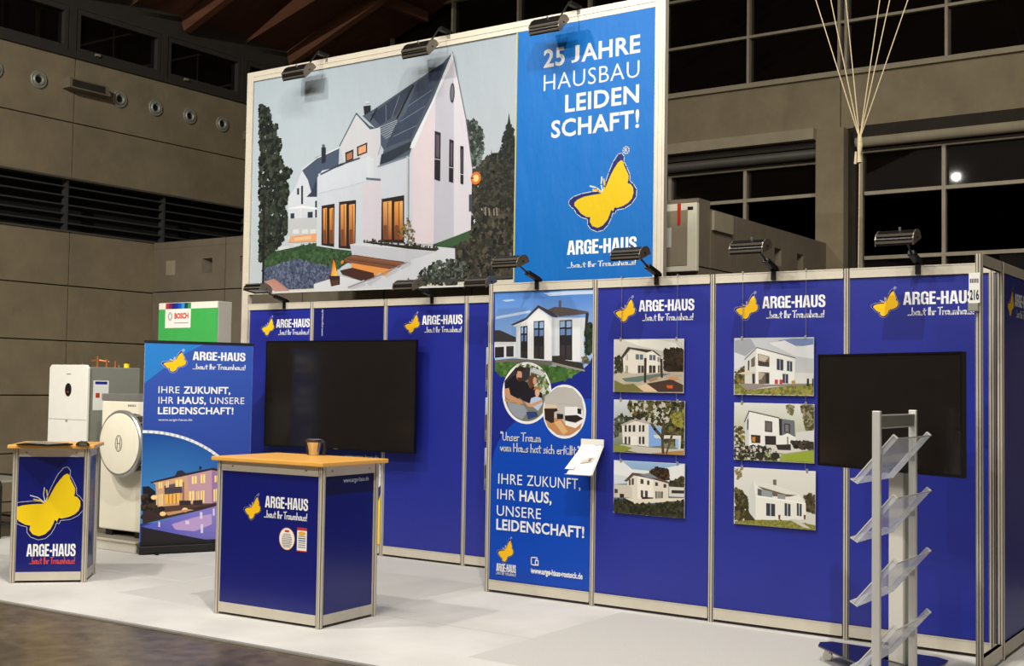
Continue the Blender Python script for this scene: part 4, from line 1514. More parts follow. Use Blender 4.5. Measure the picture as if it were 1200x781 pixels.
def pic2(a):
    base(a, (204, 208, 214), (96, 104, 60))
    a.foliage([(52, 530), (100, 500), (150, 520), (170, 560), (100, 600), (52, 650)], 228, [(52, 58, 40), (84, 90, 66), (40, 46, 34)], 0.013, seed=53)
    a.foliage([(200, 410), (476, 410), (476, 700), (270, 640)], 1064, [(44, 46, 26), (80, 76, 40), (60, 62, 36), (110, 106, 60)], 0.018, seed=54)
    a.P((222, 218, 208), (98, 570), (180, 530), (262, 560), (262, 698), (200, 690), (104, 676))
    a.P((128, 168, 224), (262, 560), (340, 580), (338, 690), (262, 698))
    a.P((180, 172, 160), (92, 562), (190, 520), (240, 520), (345, 576), (340, 586), (262, 560), (180, 540), (98, 572))
    for x0, x1 in ((115, 128), (138, 154), (164, 180), (202, 214), (222, 236)):
        a.P((60, 54, 52), (x0, 566), (x1, 565), (x1, 606), (x0, 607))
        a.P((60, 54, 52), (x0, 636), (x1, 636), (x1, 682), (x0, 680))
    a.P((232, 228, 220), (150, 630), (190, 632), (190, 690), (150, 688))
    a.P((214, 212, 206), (290, 625), (460, 630), (456, 712), (440, 712), (440, 650), (300, 645))
    a.P((150, 186, 224), (425, 650), (445, 650), (445, 705), (425, 705))
    a.P((196, 190, 178), (52, 700), (100, 682), (250, 700), (400, 712), (476, 710), (476, 745), (200, 742))
    a.P((132, 140, 54), (52, 688), (110, 690), (164, 706), (110, 728), (52, 730))
    a.P((170, 130, 70), (280, 738), (400, 726), (478, 720), (478, 750), (280, 750))
    a.line([(350, 735), (345, 640), (300, 590), (270, 540)], .022, (84, 66, 48))
    a.line([(348, 640), (360, 560), (330, 450)], .018, (84, 66, 48))
    a.line([(370, 738), (400, 640), (440, 540)], .016, (96, 76, 54))
    a.foliage([(150, 410), (476, 410), (470, 470), (380, 540), (300, 560), (230, 530), (160, 520), (140, 440)], 798,
              [(60, 58, 32), (96, 90, 50), (44, 44, 28), (190, 190, 176)], 0.017, seed=55)
    a.foliage([(400, 500), (476, 480), (470, 580), (400, 560)], 114, [(150, 144, 60), (110, 110, 50)], 0.013, seed=56)


def pic3(a):
    base(a, (150, 184, 216), (46, 42, 30))
    a.P((226, 228, 228), (46, 390), (100, 400), (150, 440), (260, 450), (448, 410), (448, 520), (380, 520), (260, 470), (120, 500), (46, 520))
    a.P((206, 212, 218), (46, 470), (120, 480), (130, 520), (46, 526))
    a.foliage([(250, 460), (290, 432), (350, 446), (362, 500), (300, 500)], 380, [(52, 38, 26), (84, 60, 38), (40, 30, 22)], 0.015, seed=57)
    a.foliage([(360, 515), (448, 480), (448, 560), (380, 560)], 171, [(50, 44, 32), (74, 66, 48)], 0.013, seed=58)
    a.P((222, 214, 200), (122, 512), (160, 480), (280, 500), (358, 520), (358, 606), (200, 616), (124, 602))
    a.P((238, 232, 220), (180, 478), (270, 500), (275, 612), (182, 610))
    a.P((204, 196, 182), (46, 528), (122, 530), (150, 545), (150, 602), (46, 602))
    a.P((92, 76, 62), (104, 508), (152, 460), (250, 470), (366, 516), (356, 522), (250, 492), (160, 476), (120, 512))
    a.P((126, 132, 142), (190, 470), (250, 462), (300, 492), (240, 490))
    for x0, x1, y0, y1 in ((132, 142, 498, 532), (148, 160, 492, 530), (198, 216, 496, 524), (236, 250, 504, 530), (282, 298, 514, 536), (330, 346, 524, 546),
                           (200, 214, 560, 602), (224, 240, 562, 604), (284, 326, 566, 608), (50, 68, 552, 576)):
        a.P((70, 66, 66), (x0, y0), (x1, y0 + 2), (x1, y1), (x0, y1))
    for x in (294, 304, 315):
        a.line([(x, 566), (x, 608)], .005, (224, 220, 210))
    a.P((60, 34, 30), (206, 598), (272, 602), (272, 620), (206, 616))
    a.P((60, 34, 30), (80, 580), (104, 582), (104, 602), (80, 602))
    a.P((214, 210, 204), (362, 540), (448, 545), (448, 600), (362, 596))
    a.P((52, 48, 46), (376, 560), (448, 562), (448, 580), (376, 578))
    a.P((226, 216, 196), (110, 604), (200, 612), (330, 606), (448, 606), (448, 618), (260, 634), (170, 640))
    a.foliage([(46, 612), (120, 614), (170, 642), (300, 636), (448, 622), (448, 725), (46, 695)], 494, [(46, 46, 26), (62, 60, 34), (34, 34, 22)], 0.015, seed=59)


def pic4(a):
    base(a, (196, 200, 206), (204, 206, 204))
    a.P((120, 140, 184), (370, 60), (480, 45), (640, 45), (640, 110), (520, 100), (420, 110))
    a.P((226, 228, 232), (300, 80), (420, 60), (520, 110), (640, 90), (640, 200), (500, 180), (380, 120))
    a.P((160, 164, 172), (38, 60), (160, 45), (200, 110), (120, 180), (38, 150))
    a.P((214, 216, 220), (38, 150), (120, 180), (110, 260), (38, 280))
    a.foliage([(38, 300), (116, 260), (122, 385), (40, 392)], 133, [(96, 92, 50), (140, 120, 60), (60, 60, 40)], 0.013, seed=61)
    a.P((120, 122, 60), (38, 390), (80, 395), (130, 440), (640, 385), (645, 478), (38, 466))
    a.foliage([(38, 420), (130, 446), (640, 402), (645, 476), (38, 464)], 342, [(140, 138, 66), (108, 110, 50), (160, 150, 80)], 0.012, seed=62)
    a.P((236, 236, 232), (116, 208), (205, 115), (215, 115), (500, 196), (498, 300), (492, 388), (300, 398), (200, 402), (116, 388))
    a.P((214, 214, 210), (116, 208), (205, 118), (200, 402), (118, 388))
    a.line([(116, 206), (208, 114), (500, 194)], .006, (70, 70, 74))
    a.P((120, 100, 84), (216, 160), (304, 182), (304, 262), (216, 252))
    a.P((70, 62, 58), (222, 215), (300, 225), (300, 262), (222, 254))
    a.P((196, 182, 164), (220, 165), (300, 185), (270, 225), (222, 212))
    a.P((110, 96, 84), (164, 205), (194, 180), (194, 255), (166, 265))
    a.P((64, 58, 56), (140, 215), (152, 210), (150, 288), (140, 290))
    a.P((110, 98, 86), (220, 300), (304, 304), (304, 390), (222, 392))
    a.P((56, 50, 50), (276, 312), (302, 314), (302, 388), (276, 390))
    a.P((180, 168, 150), (220, 298), (270, 312), (240, 360), (220, 360))
    a.P((60, 56, 56), (172, 315), (194, 312), (194, 388), (174, 390))
    for q in ([(360, 198), (410, 208), (410, 290), (360, 284)], [(438, 215), (478, 222), (478, 298), (438, 292)], [(404, 314), (447, 318), (447, 388), (406, 386)]):
        a.P((60, 64, 76), *q)
        m0 = ((q[0][0] + q[1][0]) / 2, q[0][1])
        a.line([m0, (m0[0], q[2][1] - 3)], .006, (170, 176, 186))
    a.P((220, 204, 176), (60, 312), (130, 296), (196, 300), (130, 322))
    a.P((150, 138, 132), (80, 392), (120, 388), (330, 396), (580, 388), (580, 402), (300, 410), (130, 440))
    for x in (346, 382):
        a.P((196, 60, 70), (x, 358), (x + 24, 360), (x + 22, 392), (x - 2, 392))
    a.P((222, 222, 220), (500, 305), (640, 308), (640, 390), (500, 388))
    for x in (590, 630):
        a.P((52, 58, 38), (x, 350), (x + 16, 350), (x + 18, 410), (x - 2, 408))
    a.ell(a.px(487, 378), .015, .012, (190, 150, 60), uv=True)


def pic5(a):
    base(a, (222, 222, 218), (150, 160, 70))
    a.foliage([(24, 180), (60, 190), (90, 200), (90, 290), (24, 300)], 114, [(120, 110, 50), (170, 140, 60), (210, 206, 196), (60, 60, 46)], 0.013, seed=63)
    a.foliage([(380, 70), (455, 66), (455, 200), (415, 205), (395, 120)], 285, [(110, 104, 70), (150, 144, 108), (80, 76, 50)], 0.013, seed=64)
    a.foliage([(305, 68), (345, 66), (340, 120), (318, 118)], 45, [(110, 104, 70), (150, 144, 108)], 0.012, seed=65)
    a.P((236, 236, 232), (80, 160), (105, 102), (265, 140), (352, 150), (356, 290), (90, 292))
    a.P((206, 208, 210), (80, 160), (105, 102), (104, 290), (84, 286))
    a.line([(80, 160), (105, 101), (266, 138)], .008, (84, 84, 90))
    a.P((112, 114, 120), (265, 140), (350, 152), (354, 240), (268, 232))
    a.P((46, 46, 52), (265, 142), (282, 144), (282, 230), (268, 230))
    a.P((60, 60, 66), (294, 166), (326, 170), (326, 220), (294, 216))
    a.P((120, 120, 124), (300, 174), (318, 176), (318, 214), (300, 212))
    a.P((72, 66, 64), (190, 152), (230, 158), (230, 216), (190, 212))
    a.P((110, 104, 100), (195, 160), (224, 164), (224, 208), (196, 206))
    a.P((60, 46, 38), (115, 228), (166, 232), (166, 274), (118, 272))
    a.P((200, 132, 60), (122, 240), (140, 240), (138, 268), (122, 266))
    a.P((52, 46, 46), (190, 234), (250, 236), (250, 284), (192, 282))
    a.P((60, 56, 56), (95, 150), (102, 140), (100, 200), (94, 204))
    a.P((238, 238, 234), (268, 240), (312, 220), (358, 244), (312, 248))
    a.line([(312, 240), (314, 300)], .008, (90, 90, 90))
    a.P((214, 214, 212), (356, 215), (455, 205), (455, 270), (356, 262))
    a.P((216, 210, 200), (200, 286), (360, 290), (430, 312), (300, 330), (180, 318))
    a.foliage([(330, 262), (455, 270), (455, 308), (350, 300)], 209, [(52, 48, 44), (84, 70, 56), (40, 38, 36)], 0.012, seed=66)
    a.foliage([(24, 290), (200, 290), (270, 330), (270, 366), (24, 356)], 323, [(40, 38, 34), (74, 70, 50), (200, 200, 194), (60, 56, 44)], 0.012, seed=67)
    a.P((150, 168, 56), (290, 340), (455, 312), (455, 378), (300, 366))
    a.P((52, 48, 46), (248, 282), (330, 280), (330, 312), (260, 310))
    for x in (160, 248):
        a.ell(a.px(x, 342), .03, .024, (50, 46, 36), uv=True)


def pic6(a):
    base(a, (226, 224, 216), (210, 208, 198))
    a.foliage([(28, 410), (70, 412), (66, 450), (40, 470)], 49, [(150, 140, 90), (110, 104, 60)], 0.009, seed=68)
    a.foliage([(28, 510), (80, 540), (104, 600), (120, 680), (30, 690)], 266, [(66, 62, 34), (104, 94, 52), (50, 46, 30)], 0.015, seed=69)
    a.foliage([(405, 560), (440, 545), (462, 560), (462, 650), (410, 640)], 133, [(90, 76, 50), (60, 50, 34)], 0.013, seed=70)
    a.P((236, 234, 226), (104, 520), (130, 472), (240, 500), (370, 545), (410, 600), (412, 682), (330, 690), (140, 686), (104, 640))
    a.P((212, 212, 208), (104, 520), (128, 478), (140, 560), (140, 686), (106, 650))
    a.P((226, 224, 216), (128, 470), (372, 545), (366, 556), (300, 556), (150, 502), (128, 486))
    a.P((110, 96, 84), (150, 504), (300, 548), (362, 554), (320, 562), (236, 560))
    a.P((150, 158, 160), (150, 516), (230, 536), (230, 566), (150, 556))
    a.P((90, 90, 92), (152, 520), (172, 524), (172, 556), (152, 552))
    a.P((150, 152, 150), (258, 546), (300, 552), (300, 576), (258, 572))
    a.P((110, 106, 102), (234, 470), (252, 470), (252, 500), (234, 498))
    a.line([(148, 560), (408, 600)], .01, (250, 248, 240))
    for x0, x1 in ((197, 245), (296, 328), (362, 388)):
        a.P((58, 62, 70), (x0, 596), (x1, 602), (x1, 668), (x0, 664))
        a.line([((x0 + x1) / 2, 600), ((x0 + x1) / 2, 666)], .006, (200, 204, 206))
    for x in (262, 398):
        a.P((110, 50, 40), (x, 660), (x + 12, 660), (x + 10, 684), (x + 2, 684))
    a.P((134, 132, 60), (28, 694), (140, 686), (330, 690), (462, 716), (462, 745), (28, 712))
    a.foliage([(28, 700), (140, 690), (330, 694), (462, 720), (462, 742), (28, 710)], 228, [(120, 122, 54), (150, 146, 74)], 0.011, seed=71)
    a.P((66, 60, 30), (80, 640), (100, 640), (140, 690), (80, 690))
    a.P((206, 202, 190), (320, 684), (360, 684), (440, 735), (400, 728))


G1 = 'house photographs hung in two columns'
YP = -.022
c1 = picture(YP, ((719.5, 398), (801, 461)), 'photo of white villa with pool and bare tree trunks, top of the left column', pic1, (710, 390, 5.21), group=G1)
c2 = picture(YP, ((719.5, 468.5), (802, 534)), 'photo of white villa behind a big spreading tree, middle of the left column', pic2, (710, 390, 5.21), group=G1)
c3 = picture(YP, ((719.5, 539.5), (802, 608)), 'photo of cream hip-roofed villa with dark lawn, bottom of the left column', pic3, (710, 460, 4.88), group=G1)
c4 = picture(YP, ((860.5, 396.5), (953.5, 464.5)), 'photo of white cube house with two red chairs, top of the right column', pic4, (855, 390, 6.505), group=G1)
c5 = picture(YP, ((860.5, 472), (954, 543.5)), 'photo of white house with grey bay and parasol, middle of the right column', pic5, (855, 460, 4.59), group=G1)
c6 = picture(YP, ((860.5, 547.5), (955.5, 622)), 'photo of white flat-roofed house with roof terrace, bottom of the right column', pic6, (855, 460, 4.59), group=G1)


def wires(c, low, lab):
    for x, s_ in ((c[0] + .06, 'left'), (c[1] - .06, 'right')):
        o = empty('hanging_wire', (x, YP + .008, 2.49), label='thin steel hanging wire at the %s edge of the %s photo column' % (s_, lab), cat='wire')
        MB().tube([(0, 0, .012), (0, 0, low - 2.49)], .0016, n=6).build('wire', M['wire'], o)
        MB().box(-.006, .006, -.006, .022, .008, .022).build('rail_hook', M['silver'], o)


wires(c1, c3[2], 'left')
wires(c4, c6[2], 'right')


def picb(a):
    base(a, (190, 206, 226), (70, 66, 50))
    (l, b), (r, _), (_, t), _ = a.rect
    a.poly([(l + .1, b + .15), (r - .1, b + .15), (r - .1, t - .15), ((l + r) / 2, t - .06), (l + .1, t - .15)], (222, 220, 214), uv=True)
    a.poly([(l, b + .1), (l + .09, b + .1), (l + .09, t - .1), (l, t - .16)], (70, 60, 44), uv=True)
    for k in range(3):
        a.poly([(l + .16 + k * .1, b + .18), (l + .21 + k * .1, b + .18), (l + .21 + k * .1, b + .3), (l + .16 + k * .1, b + .3)], (60, 56, 60), uv=True)


for k, (z1_, z0_, lb) in enumerate(((2.02, 1.62, 'top'), (1.56, 1.16, 'middle'), (1.10, .72, 'lowest'))):
    YQ = P - .022
    x0_ = plane_point(569.3, 450, 1, YQ).x
    e = empty('house_picture', (x0_ + .28, YQ, z0_), label='mostly hidden house photo behind the poster wall edge, %s of three' % lb, cat='picture',
              group='house photographs behind the poster wall')
    bd = keep(MB().box(x0_, x0_ + .56, YQ, YQ + .006, z0_, z1_).build('board', M['white']), e)
    for cx in (x0_ + .06, x0_ + .5):
        keep(MB().box(cx - .008, cx + .008, YQ - .004, YQ + .009, z1_ - .012, z1_ + .014).build('clip', M['silver']), e)
    a = Art((0, YQ - .0005, 0), (1, 0, 0))
    a.rect = [(x0_ + .002, z0_ + .002), (x0_ + .558, z0_ + .002), (x0_ + .558, z1_ - .002), (x0_ + .002, z1_ - .002)]
    picb(a)
    bpy.context.view_layer.update()
    keepart(a, 'photo_print', 'print', bd)


# ------------------------------------------------------------------ clamp-on arm lamps
def make_lamp(label, loc, head, tilt, yaw=0.0, hw=.115, group='arm lamps along the wall tops', up_=0.0, scale=1.0):
    """loc = clamp on the rail; head = offset of the lamp head"""
    e = empty('arm_lamp', loc, label=label, cat='lamp', group=group)
    k = scale
    c = MB()
    c.box(-.018 * k, .018 * k, -.03, -.0175, -.06, .02)
    c.box(-.018 * k, .018 * k, .0175, .03, -.04, .02)
    c.box(-.018 * k, .018 * k, -.03, .03, .003, .03)
    c.build('clamp', M['blackm'], e, bevel=.002)
    H = Vector(head)
    mid = Vector((H.x * .3, H.y * .42, max(.05, H.z * .5)))
    MB().bar((0, 0, .02), mid, .045 * k, .035, ref=(0, 0, 1)).build('transformer_housing', M['blackm'], e, bevel=.004)
    MB().tube([mid, H * .86 + Vector((.04, 0, 0)), H + Vector((hw + .012, 0, 0))], .0075, n=8).build('arm', M['blackm'], e, smooth=True)
    ct, st = math.cos(tilt), math.sin(tilt)
    # trough: opening faces down and back to the wall
    U, V = Vector((0, ct, st)), Vector((0, -st, ct))
    prof = [(-.085, -.028), (-.078, .012), (-.05, .038), (0, .048), (.05, .038), (.078, .012), (.085, -.028), (.076, -.028), (.045, .02), (0, .034), (-.045, .02), (-.076, -.028)]
    prof = [(p[0] * k, p[1] * k) for p in prof]
    hd = MB()
    hd.prism(prof, H - Vector((hw, 0, 0)), H + Vector((hw, 0, 0)), U, V)
    hd_o = hd.build('lamp_head', M['blackm'], e, smooth=False)
    capp = [(p[0] * 1.04, p[1] * 1.04) for p in prof[:7]]
    for sx in (-1, 1):
        MB().prism(capp, H + Vector((sx * hw, 0, 0)), H + Vector((sx * (hw + .007), 0, 0)), U, V).build('end_cap', M['lampgrey'], hd_o)
    for (u, v) in ((-.083, -.012), (-.066, .03)):
        q = H + U * (u * k) + V * ((v + .005) * k)
        MB().obox(q, (hw, 0, 0), U * .008 * k, V * .006 * k).build('highlight_strip', M['lampgrey'], hd_o)  # grey strip shaped in place of a highlight on the black head
    MB().obox(H + V * (-.02 * k), (hw * .92, 0, 0), U * .06 * k, V * .002).build('lamp_glass', M['screen'], hd_o)
    MB().tube([H + V * .045 * k + Vector((.02, 0, 0)), H + V * .068 * k + Vector((.02, 0, 0))], .008, n=8).build('knob', M['silver'], hd_o, smooth=True)
    return e


for (px_, py_), hd, lb in (((631, 330), (-.03, -.36, .13), 'black arm lamp above the poster panel, leftmost on the right wall'),
                           ((771, 330), (-.04, -.36, .14), 'black arm lamp in front of the blue banner corner, second on the right wall'),
                           ((908, 322), (-.03, -.36, .14), 'black arm lamp above the cube-house photo column, third on the right wall'),
                           ((1077, 312), (-.03, -.36, .145), 'black arm lamp above the right-hand television, rightmost on the right wall')):
    q = plane_point(px_, py_, 1, 0)
    make_lamp(lb, (q.x, 0, 2.5), hd, .35)
for (px_, py_), hd, lb in (((335, 356), (-.04, -.36, .12), 'black arm lamp beside the tall frame post, leftmost on the back wall'),
                           ((508, 349), (-.02, -.36, .09), 'black arm lamp above the left wall logo right of the television'),
                           ((594, 335), (-.04, -.36, .09), 'black arm lamp half hidden behind the poster wall corner')):
    q = plane_point(px_, py_, 1, P)
    make_lamp(lb, (q.x, P, 2.5), hd, .35 if px_ != 335 else -.15)
for (px_, py_), lb in (((385, 74), 'black lamp on top rail of the photo banner, left one'), ((528, 50), 'black lamp on top rail over the house gable, middle one'),
                       ((680, 22), 'black lamp on top rail over the blue banner, right one')):
    q = plane_point(px_, py_, 1, P)
    make_lamp(lb, (q.x, P, 5.0), (-.16, -.27, -.17), .75, hw=.15, group='lamps on the banner top rail', scale=1.15)

# ------------------------------------------------------------------ televisions
def television(name_label, c, yaw, w, h, wall=False):
    e = empty('television', c, yaw, label=name_label, cat='television')
    b = .011
    t = .035
    fr = MB()
    fr.box(-w / 2, w / 2, -t, 0, h / 2 - b, h / 2).box(-w / 2, w / 2, -t, 0, -h / 2, -h / 2 + b * 1.6)
    fr.box(-w / 2, -w / 2 + b, -t, 0, -h / 2 + b * 1.6, h / 2 - b).box(w / 2 - b, w / 2, -t, 0, -h / 2 + b * 1.6, h / 2 - b)
    fr.build('bezel', M['bezel'], e)
    MB().box(-w / 2 + b, w / 2 - b, -t + .004, -t + .012, -h / 2 + b * 1.6, h / 2 - b).build('screen', M['screen'], e)
    bk = MB().box(-w / 2 + .004, w / 2 - .004, -.012, .004, -h / 2 + .004, h / 2 - .004)
    bk.box(-w * .32, w * .32, .004, .045, -h * .35, h * .1)
    bk.build('rear_shell', M['black'], e)
    MB().box(-.03, .03, -t - .001, -t + .001, -h / 2 + .006, -h / 2 + .011).build('maker_mark', M['lampgrey'], e)
    return e


tv = television('large black television mounted on the left blue wall behind the wooden-topped counter', (-2.43, .83, 1.555), 0.035, 1.93, 1.075)
MB().box(-.3, .3, .046, .14, -.2, .2).build('wall_bracket', M['blackm'], tv)
A_, B_ = Vector((3.113, -.852)), Vector((4.088, -1.332))
mid = (A_ + B_) / 2
yaw = math.atan2(B_.y - A_.y, B_.x - A_.x)
tv2 = television('black television on a wheeled stand behind the silver brochure rack', (mid.x, mid.y, 1.552), yaw, 1.087, .675)
# wheeled stand
e = empty('television_stand', (3.6, -.86, 0), label='wheeled television stand with pale column and glossy dark base plate', cat='stand')
bp = [(3.09, -.60), (3.74, -.63), (3.82, -.68), (3.83, -.78), (3.80, -.98), (3.74, -1.15), (3.5, -1.17), (3.41, -1.09), (3.06, -.76), (3.035, -.66)]
keep(MB().prism(bp, (0, 0, .092), (0, 0, .104), (1, 0, 0), (0, 1, 0)).build('base_plate', M['gloss_base'], bevel=.002), e)
keep(MB().box(3.45, 3.75, -.95, -.77, .072, .092).build('base_block', M['blackm']), e)
n_ = Vector((math.sin(yaw), -math.cos(yaw), 0))
d_ = Vector((math.cos(yaw), math.sin(yaw), 0))
cc = Vector((3.602, -.92, 0))
keep(MB().obox((cc.x, cc.y, .104 + .62), d_ * .056, n_ * .024, (0, 0, .62)).build('column', M['colwhite'], bevel=.006), e)
keep(MB().obox(Vector((cc.x, cc.y, .104 + .62)) + d_ * .062, d_ * .005, n_ * .02, (0, 0, .62)).build('cable_slot', M['greyside']), e)
keep(MB().obox(Vector((mid.x, mid.y, 1.4)) - n_ * .062, d_ * .3, n_ * .012, (0, 0, .12)).build('mounting_plate', M['blackm']), e)
keep(MB().obox((cc.x, cc.y, 1.42), d_ * .045, n_ * .03, (0, 0, .1)).build('mounting_head', M['blackm']), e)
keep(MB().tube([(3.45, -.8, .112), (3.52, -.86, .112), (3.58, -.84, .112), (3.66, -.9, .112)], .008, n=8).build('cable', M['black'], smooth=True), e)
for (x, y) in ((3.10, -.70), (3.76, -.70), (3.73, -1.08), (3.47, -1.09)):
    w = keep(MB().tube([(x, y - .012, .034), (x, y + .012, .034)], .029, n=16).build('caster_wheel', M['steel'], smooth=True), e)
    keep(MB().box(x - .014, x + .014, y - .02, y + .02, .05, .091).build('caster_fork', M['steel']), e)

# ------------------------------------------------------------------ brochure rack (clear trays between two posts)
rx, ry0, ry1 = 3.825, -1.986, -1.418
e = empty('brochure_rack', (rx, (ry0 + ry1) / 2, 0), label='tall silver rack with sloping clear brochure trays, front right', cat='rack')
for yy in (ry0 - .02, ry1 + .02):
    keep(MB().box(rx - .021, rx + .021, yy - .0125, yy + .0125, .02, 1.572).build('upright', M['standsilver'], bevel=.004), e)
keep(MB().box(rx - .008, rx + .008, ry0 - .007, ry1 + .007, 1.485, 1.548).build('crossbar', M['greyside'], bevel=.003), e)
for zz in (1.485, 1.548):
    keep(MB().box(rx - .014, rx + .014, ry0 - .006, ry1 + .006, zz - .003, zz + .003).build('crossbar_edge', M['standsilver']), e)
keep(MB().box(rx - .012, rx + .012, ry0 - .006, ry1 + .006, .14, .17).build('crossbar', M['standsilver'], bevel=.003), e)
for yy in (ry0 - .02, ry1 + .02):
    keep(MB().box(rx - .22, rx + .22, yy - .02, yy + .02, 0.006, .02).build('foot', M['standsilver'], bevel=.003), e)
for zt in (1.437, 1.142, .822, .497):
    t0, t1 = Vector((rx + .1, 0, zt)), Vector((rx - .1, 0, zt - .235))
    sd = (t1 - t0).normalized()
    nn = Vector((-sd.z, 0, sd.x))
    if nn.z < 0:
        nn = -nn
    ya, yb_ = ry0 - .004, ry1 + .004
    tr = MB()
    Y0, Y1 = Vector((0, ya, 0)), Vector((0, yb_, 0))
    tk = nn * .003
    tr.hexa([t0 + Y0, t1 + Y0, t1 + Y1, t0 + Y1, t0 + Y0 + tk, t1 + Y0 + tk, t1 + Y1 + tk, t0 + Y1 + tk])
    lip = t1 + (nn * .8 + sd * .15).normalized() * .045
    tr.hexa([t1 + Y0, lip + Y0, lip + Y1, t1 + Y1, t1 + Y0 - sd * .003, lip + Y0 - sd * .003, lip + Y1 - sd * .003, t1 + Y1 - sd * .003])
    # folded side walls
    for yy in (ya, yb_ - .003):
        q = Vector((0, yy, 0))
        k_ = Vector((0, .003, 0))
        tr.hexa([t0 + q, t1 + q, t1 + q + k_, t0 + q + k_, t0 + q + nn * .028, t1 + q + nn * .028, t1 + q + k_ + nn * .028, t0 + q + k_ + nn * .028])
    tray = keep(tr.build('brochure_tray', M['acrylic']), e)
    ed = MB()
    for yy in (ya, yb_):
        q = Vector((0, yy, 0)) + nn * .028
        ed.bar(t0 + q, t1 + q, .006, .006, ref=(0, 1, 0))
        ed.bar(t1 + Vector((0, yy, 0)), lip + Vector((0, yy, 0)), .005, .005, ref=(0, 1, 0))
        ed.bar(t0 + Vector((0, yy, 0)), t0 + q, .008, .008, ref=(0, 1, 0))
    ed.bar(lip + Y0, lip + Y1, .004, .005)
    ed.bar(t0 + Y0, t0 + Y1, .004, .006)
    eo = ed.build('tray_edge', M['acrylic_edge'])
    eo.parent = tray
    bpy.context.view_layer.update()
    eo.matrix_parent_inverse = tray.matrix_world.inverted()
    for yy in (ry0 - .007, ry1 + .002):
        keep(MB().box(rx - .012, rx + .012, yy, yy + .006, zt - .14, zt - .11).build('bracket', M['silver']), e)

# ------------------------------------------------------------------ leaflet holder on the wall post
e = empty('leaflet_holder', (P, -.06, 1.0), label='clear leaflet holder clipped to the post right of the poster', cat='holder')
keep(MB().box(.902, 1.104, -.05, -.044, 1.215, 1.272).build('back_plate', M['white']), e)
keep(MB().box(P - .02, P + .02, -.044, -.0235, 1.22, 1.26).build('post_clip', M['silver']), e)
tl, trr = Vector((.905, -.052, 1.222)), Vector((1.108, -.052, 1.222))
bl_, br2 = Vector((.862, -.19, 1.002)), Vector((1.09, -.19, 1.002))
nrm = (trr - tl).cross(tl - bl_).normalized()
keep(MB().hexa([bl_, br2, trr, tl, bl_ + nrm * .004, br2 + nrm * .004, trr + nrm * .004, tl + nrm * .004]).build('tray', M['acrylic_edge']), e)
keep(MB().bar(bl_ + nrm * .012, br2 + nrm * .012, .004, .03, ref=(0, 1, 0)).build('front_lip', M['acrylic_edge']), e)
lf = empty('leaflet', ((tl + br2) / 2)[:], label='white leaflet with small house drawing lying in the wall holder', cat='leaflet')
O0 = nrm * .006
sheet = keep(MB().hexa([bl_ + O0 + Vector((.01, 0, 0)), br2 + O0 - Vector((.008, 0, 0)), trr + O0 - Vector((.012, 0, 0)), tl + O0 + Vector((.008, 0, 0)),
                        bl_ + O0 * 1.5 + Vector((.01, 0, 0)), br2 + O0 * 1.5 - Vector((.008, 0, 0)), trr + O0 * 1.5 - Vector((.012, 0, 0)), tl + O0 * 1.5 + Vector((.008, 0, 0))]).build('sheet', M['paper']), lf)
keep(MB().hexa([bl_ + O0 * .8 + Vector((-.02, .01, .04)), bl_ + O0 * .8 + Vector((.06, .01, .04)), tl + O0 * .8 + Vector((.06, 0, -.04)), tl + O0 * .8 + Vector((-.04, .01, -.06)),
                bl_ + O0 + Vector((-.02, .01, .04)), bl_ + O0 + Vector((.06, .01, .04)), tl + O0 + Vector((.06, 0, -.04)), tl + O0 + Vector((-.04, .01, -.06))]).build('rear_sheet', M['paper']), lf)
a = Art(bl_ + O0 * 1.55, (br2 - bl_), (tl - bl_).normalized(), zoom=(640, 500, 9.76))
a.P((120, 160, 190), (500, 234), (590, 238), (588, 244), (498, 240))
a.line([(470, 306), (550, 308)], .004, (170, 170, 176))
a.line([(430, 215), (500, 218)], .004, (210, 226, 240))
a.P((196, 190, 180), (358, 438), (392, 398), (440, 402), (452, 384), (500, 386), (522, 392), (492, 442))
a.P((150, 140, 128), (372, 436), (440, 432), (492, 438), (480, 446), (362, 444))
a.P((206, 120, 100), (452, 386), (500, 388), (480, 402), (440, 402))
a.P((110, 104, 100), (456, 404), (484, 404), (470, 428), (446, 428))
a.P((232, 228, 222), (290, 520), (400, 524), (412, 548), (300, 545))
bpy.context.view_layer.update()
keepart(a, 'leaflet_print', 'printm', sheet)

# ------------------------------------------------------------------ stand number sign
e = empty('number_sign', (4 * P - .025, -.555, 2.16), label='small white stand number sign 216 on the near frame post', cat='sign')
keep(MB().box(3.908, 3.972, -.562, -.558, 2.205, 2.385).build('plate', M['paper']), e)
keep(MB().box(3.905, 3.965, -.575, -.5535, 2.155, 2.205).build('bracket', M['greyside'], bevel=.003), e)
a = Art((0, -.5625, 0), (1, 0, 0))
a.text(text_geo('216', .03), (3.914, 2.222), (3.966, 2.285), (30, 30, 60), uv=True)
for k in range(5):
    a.poly([(3.914 + k * .0105, 2.325), (3.921 + k * .0105, 2.325), (3.921 + k * .0105, 2.35), (3.914 + k * .0105, 2.35)], (90, 90, 110), uv=True)
bpy.context.view_layer.update()
keepart(a, 'sign_print', 'printm', [c_ for c_ in e.children if c_.name.startswith('plate')][0])

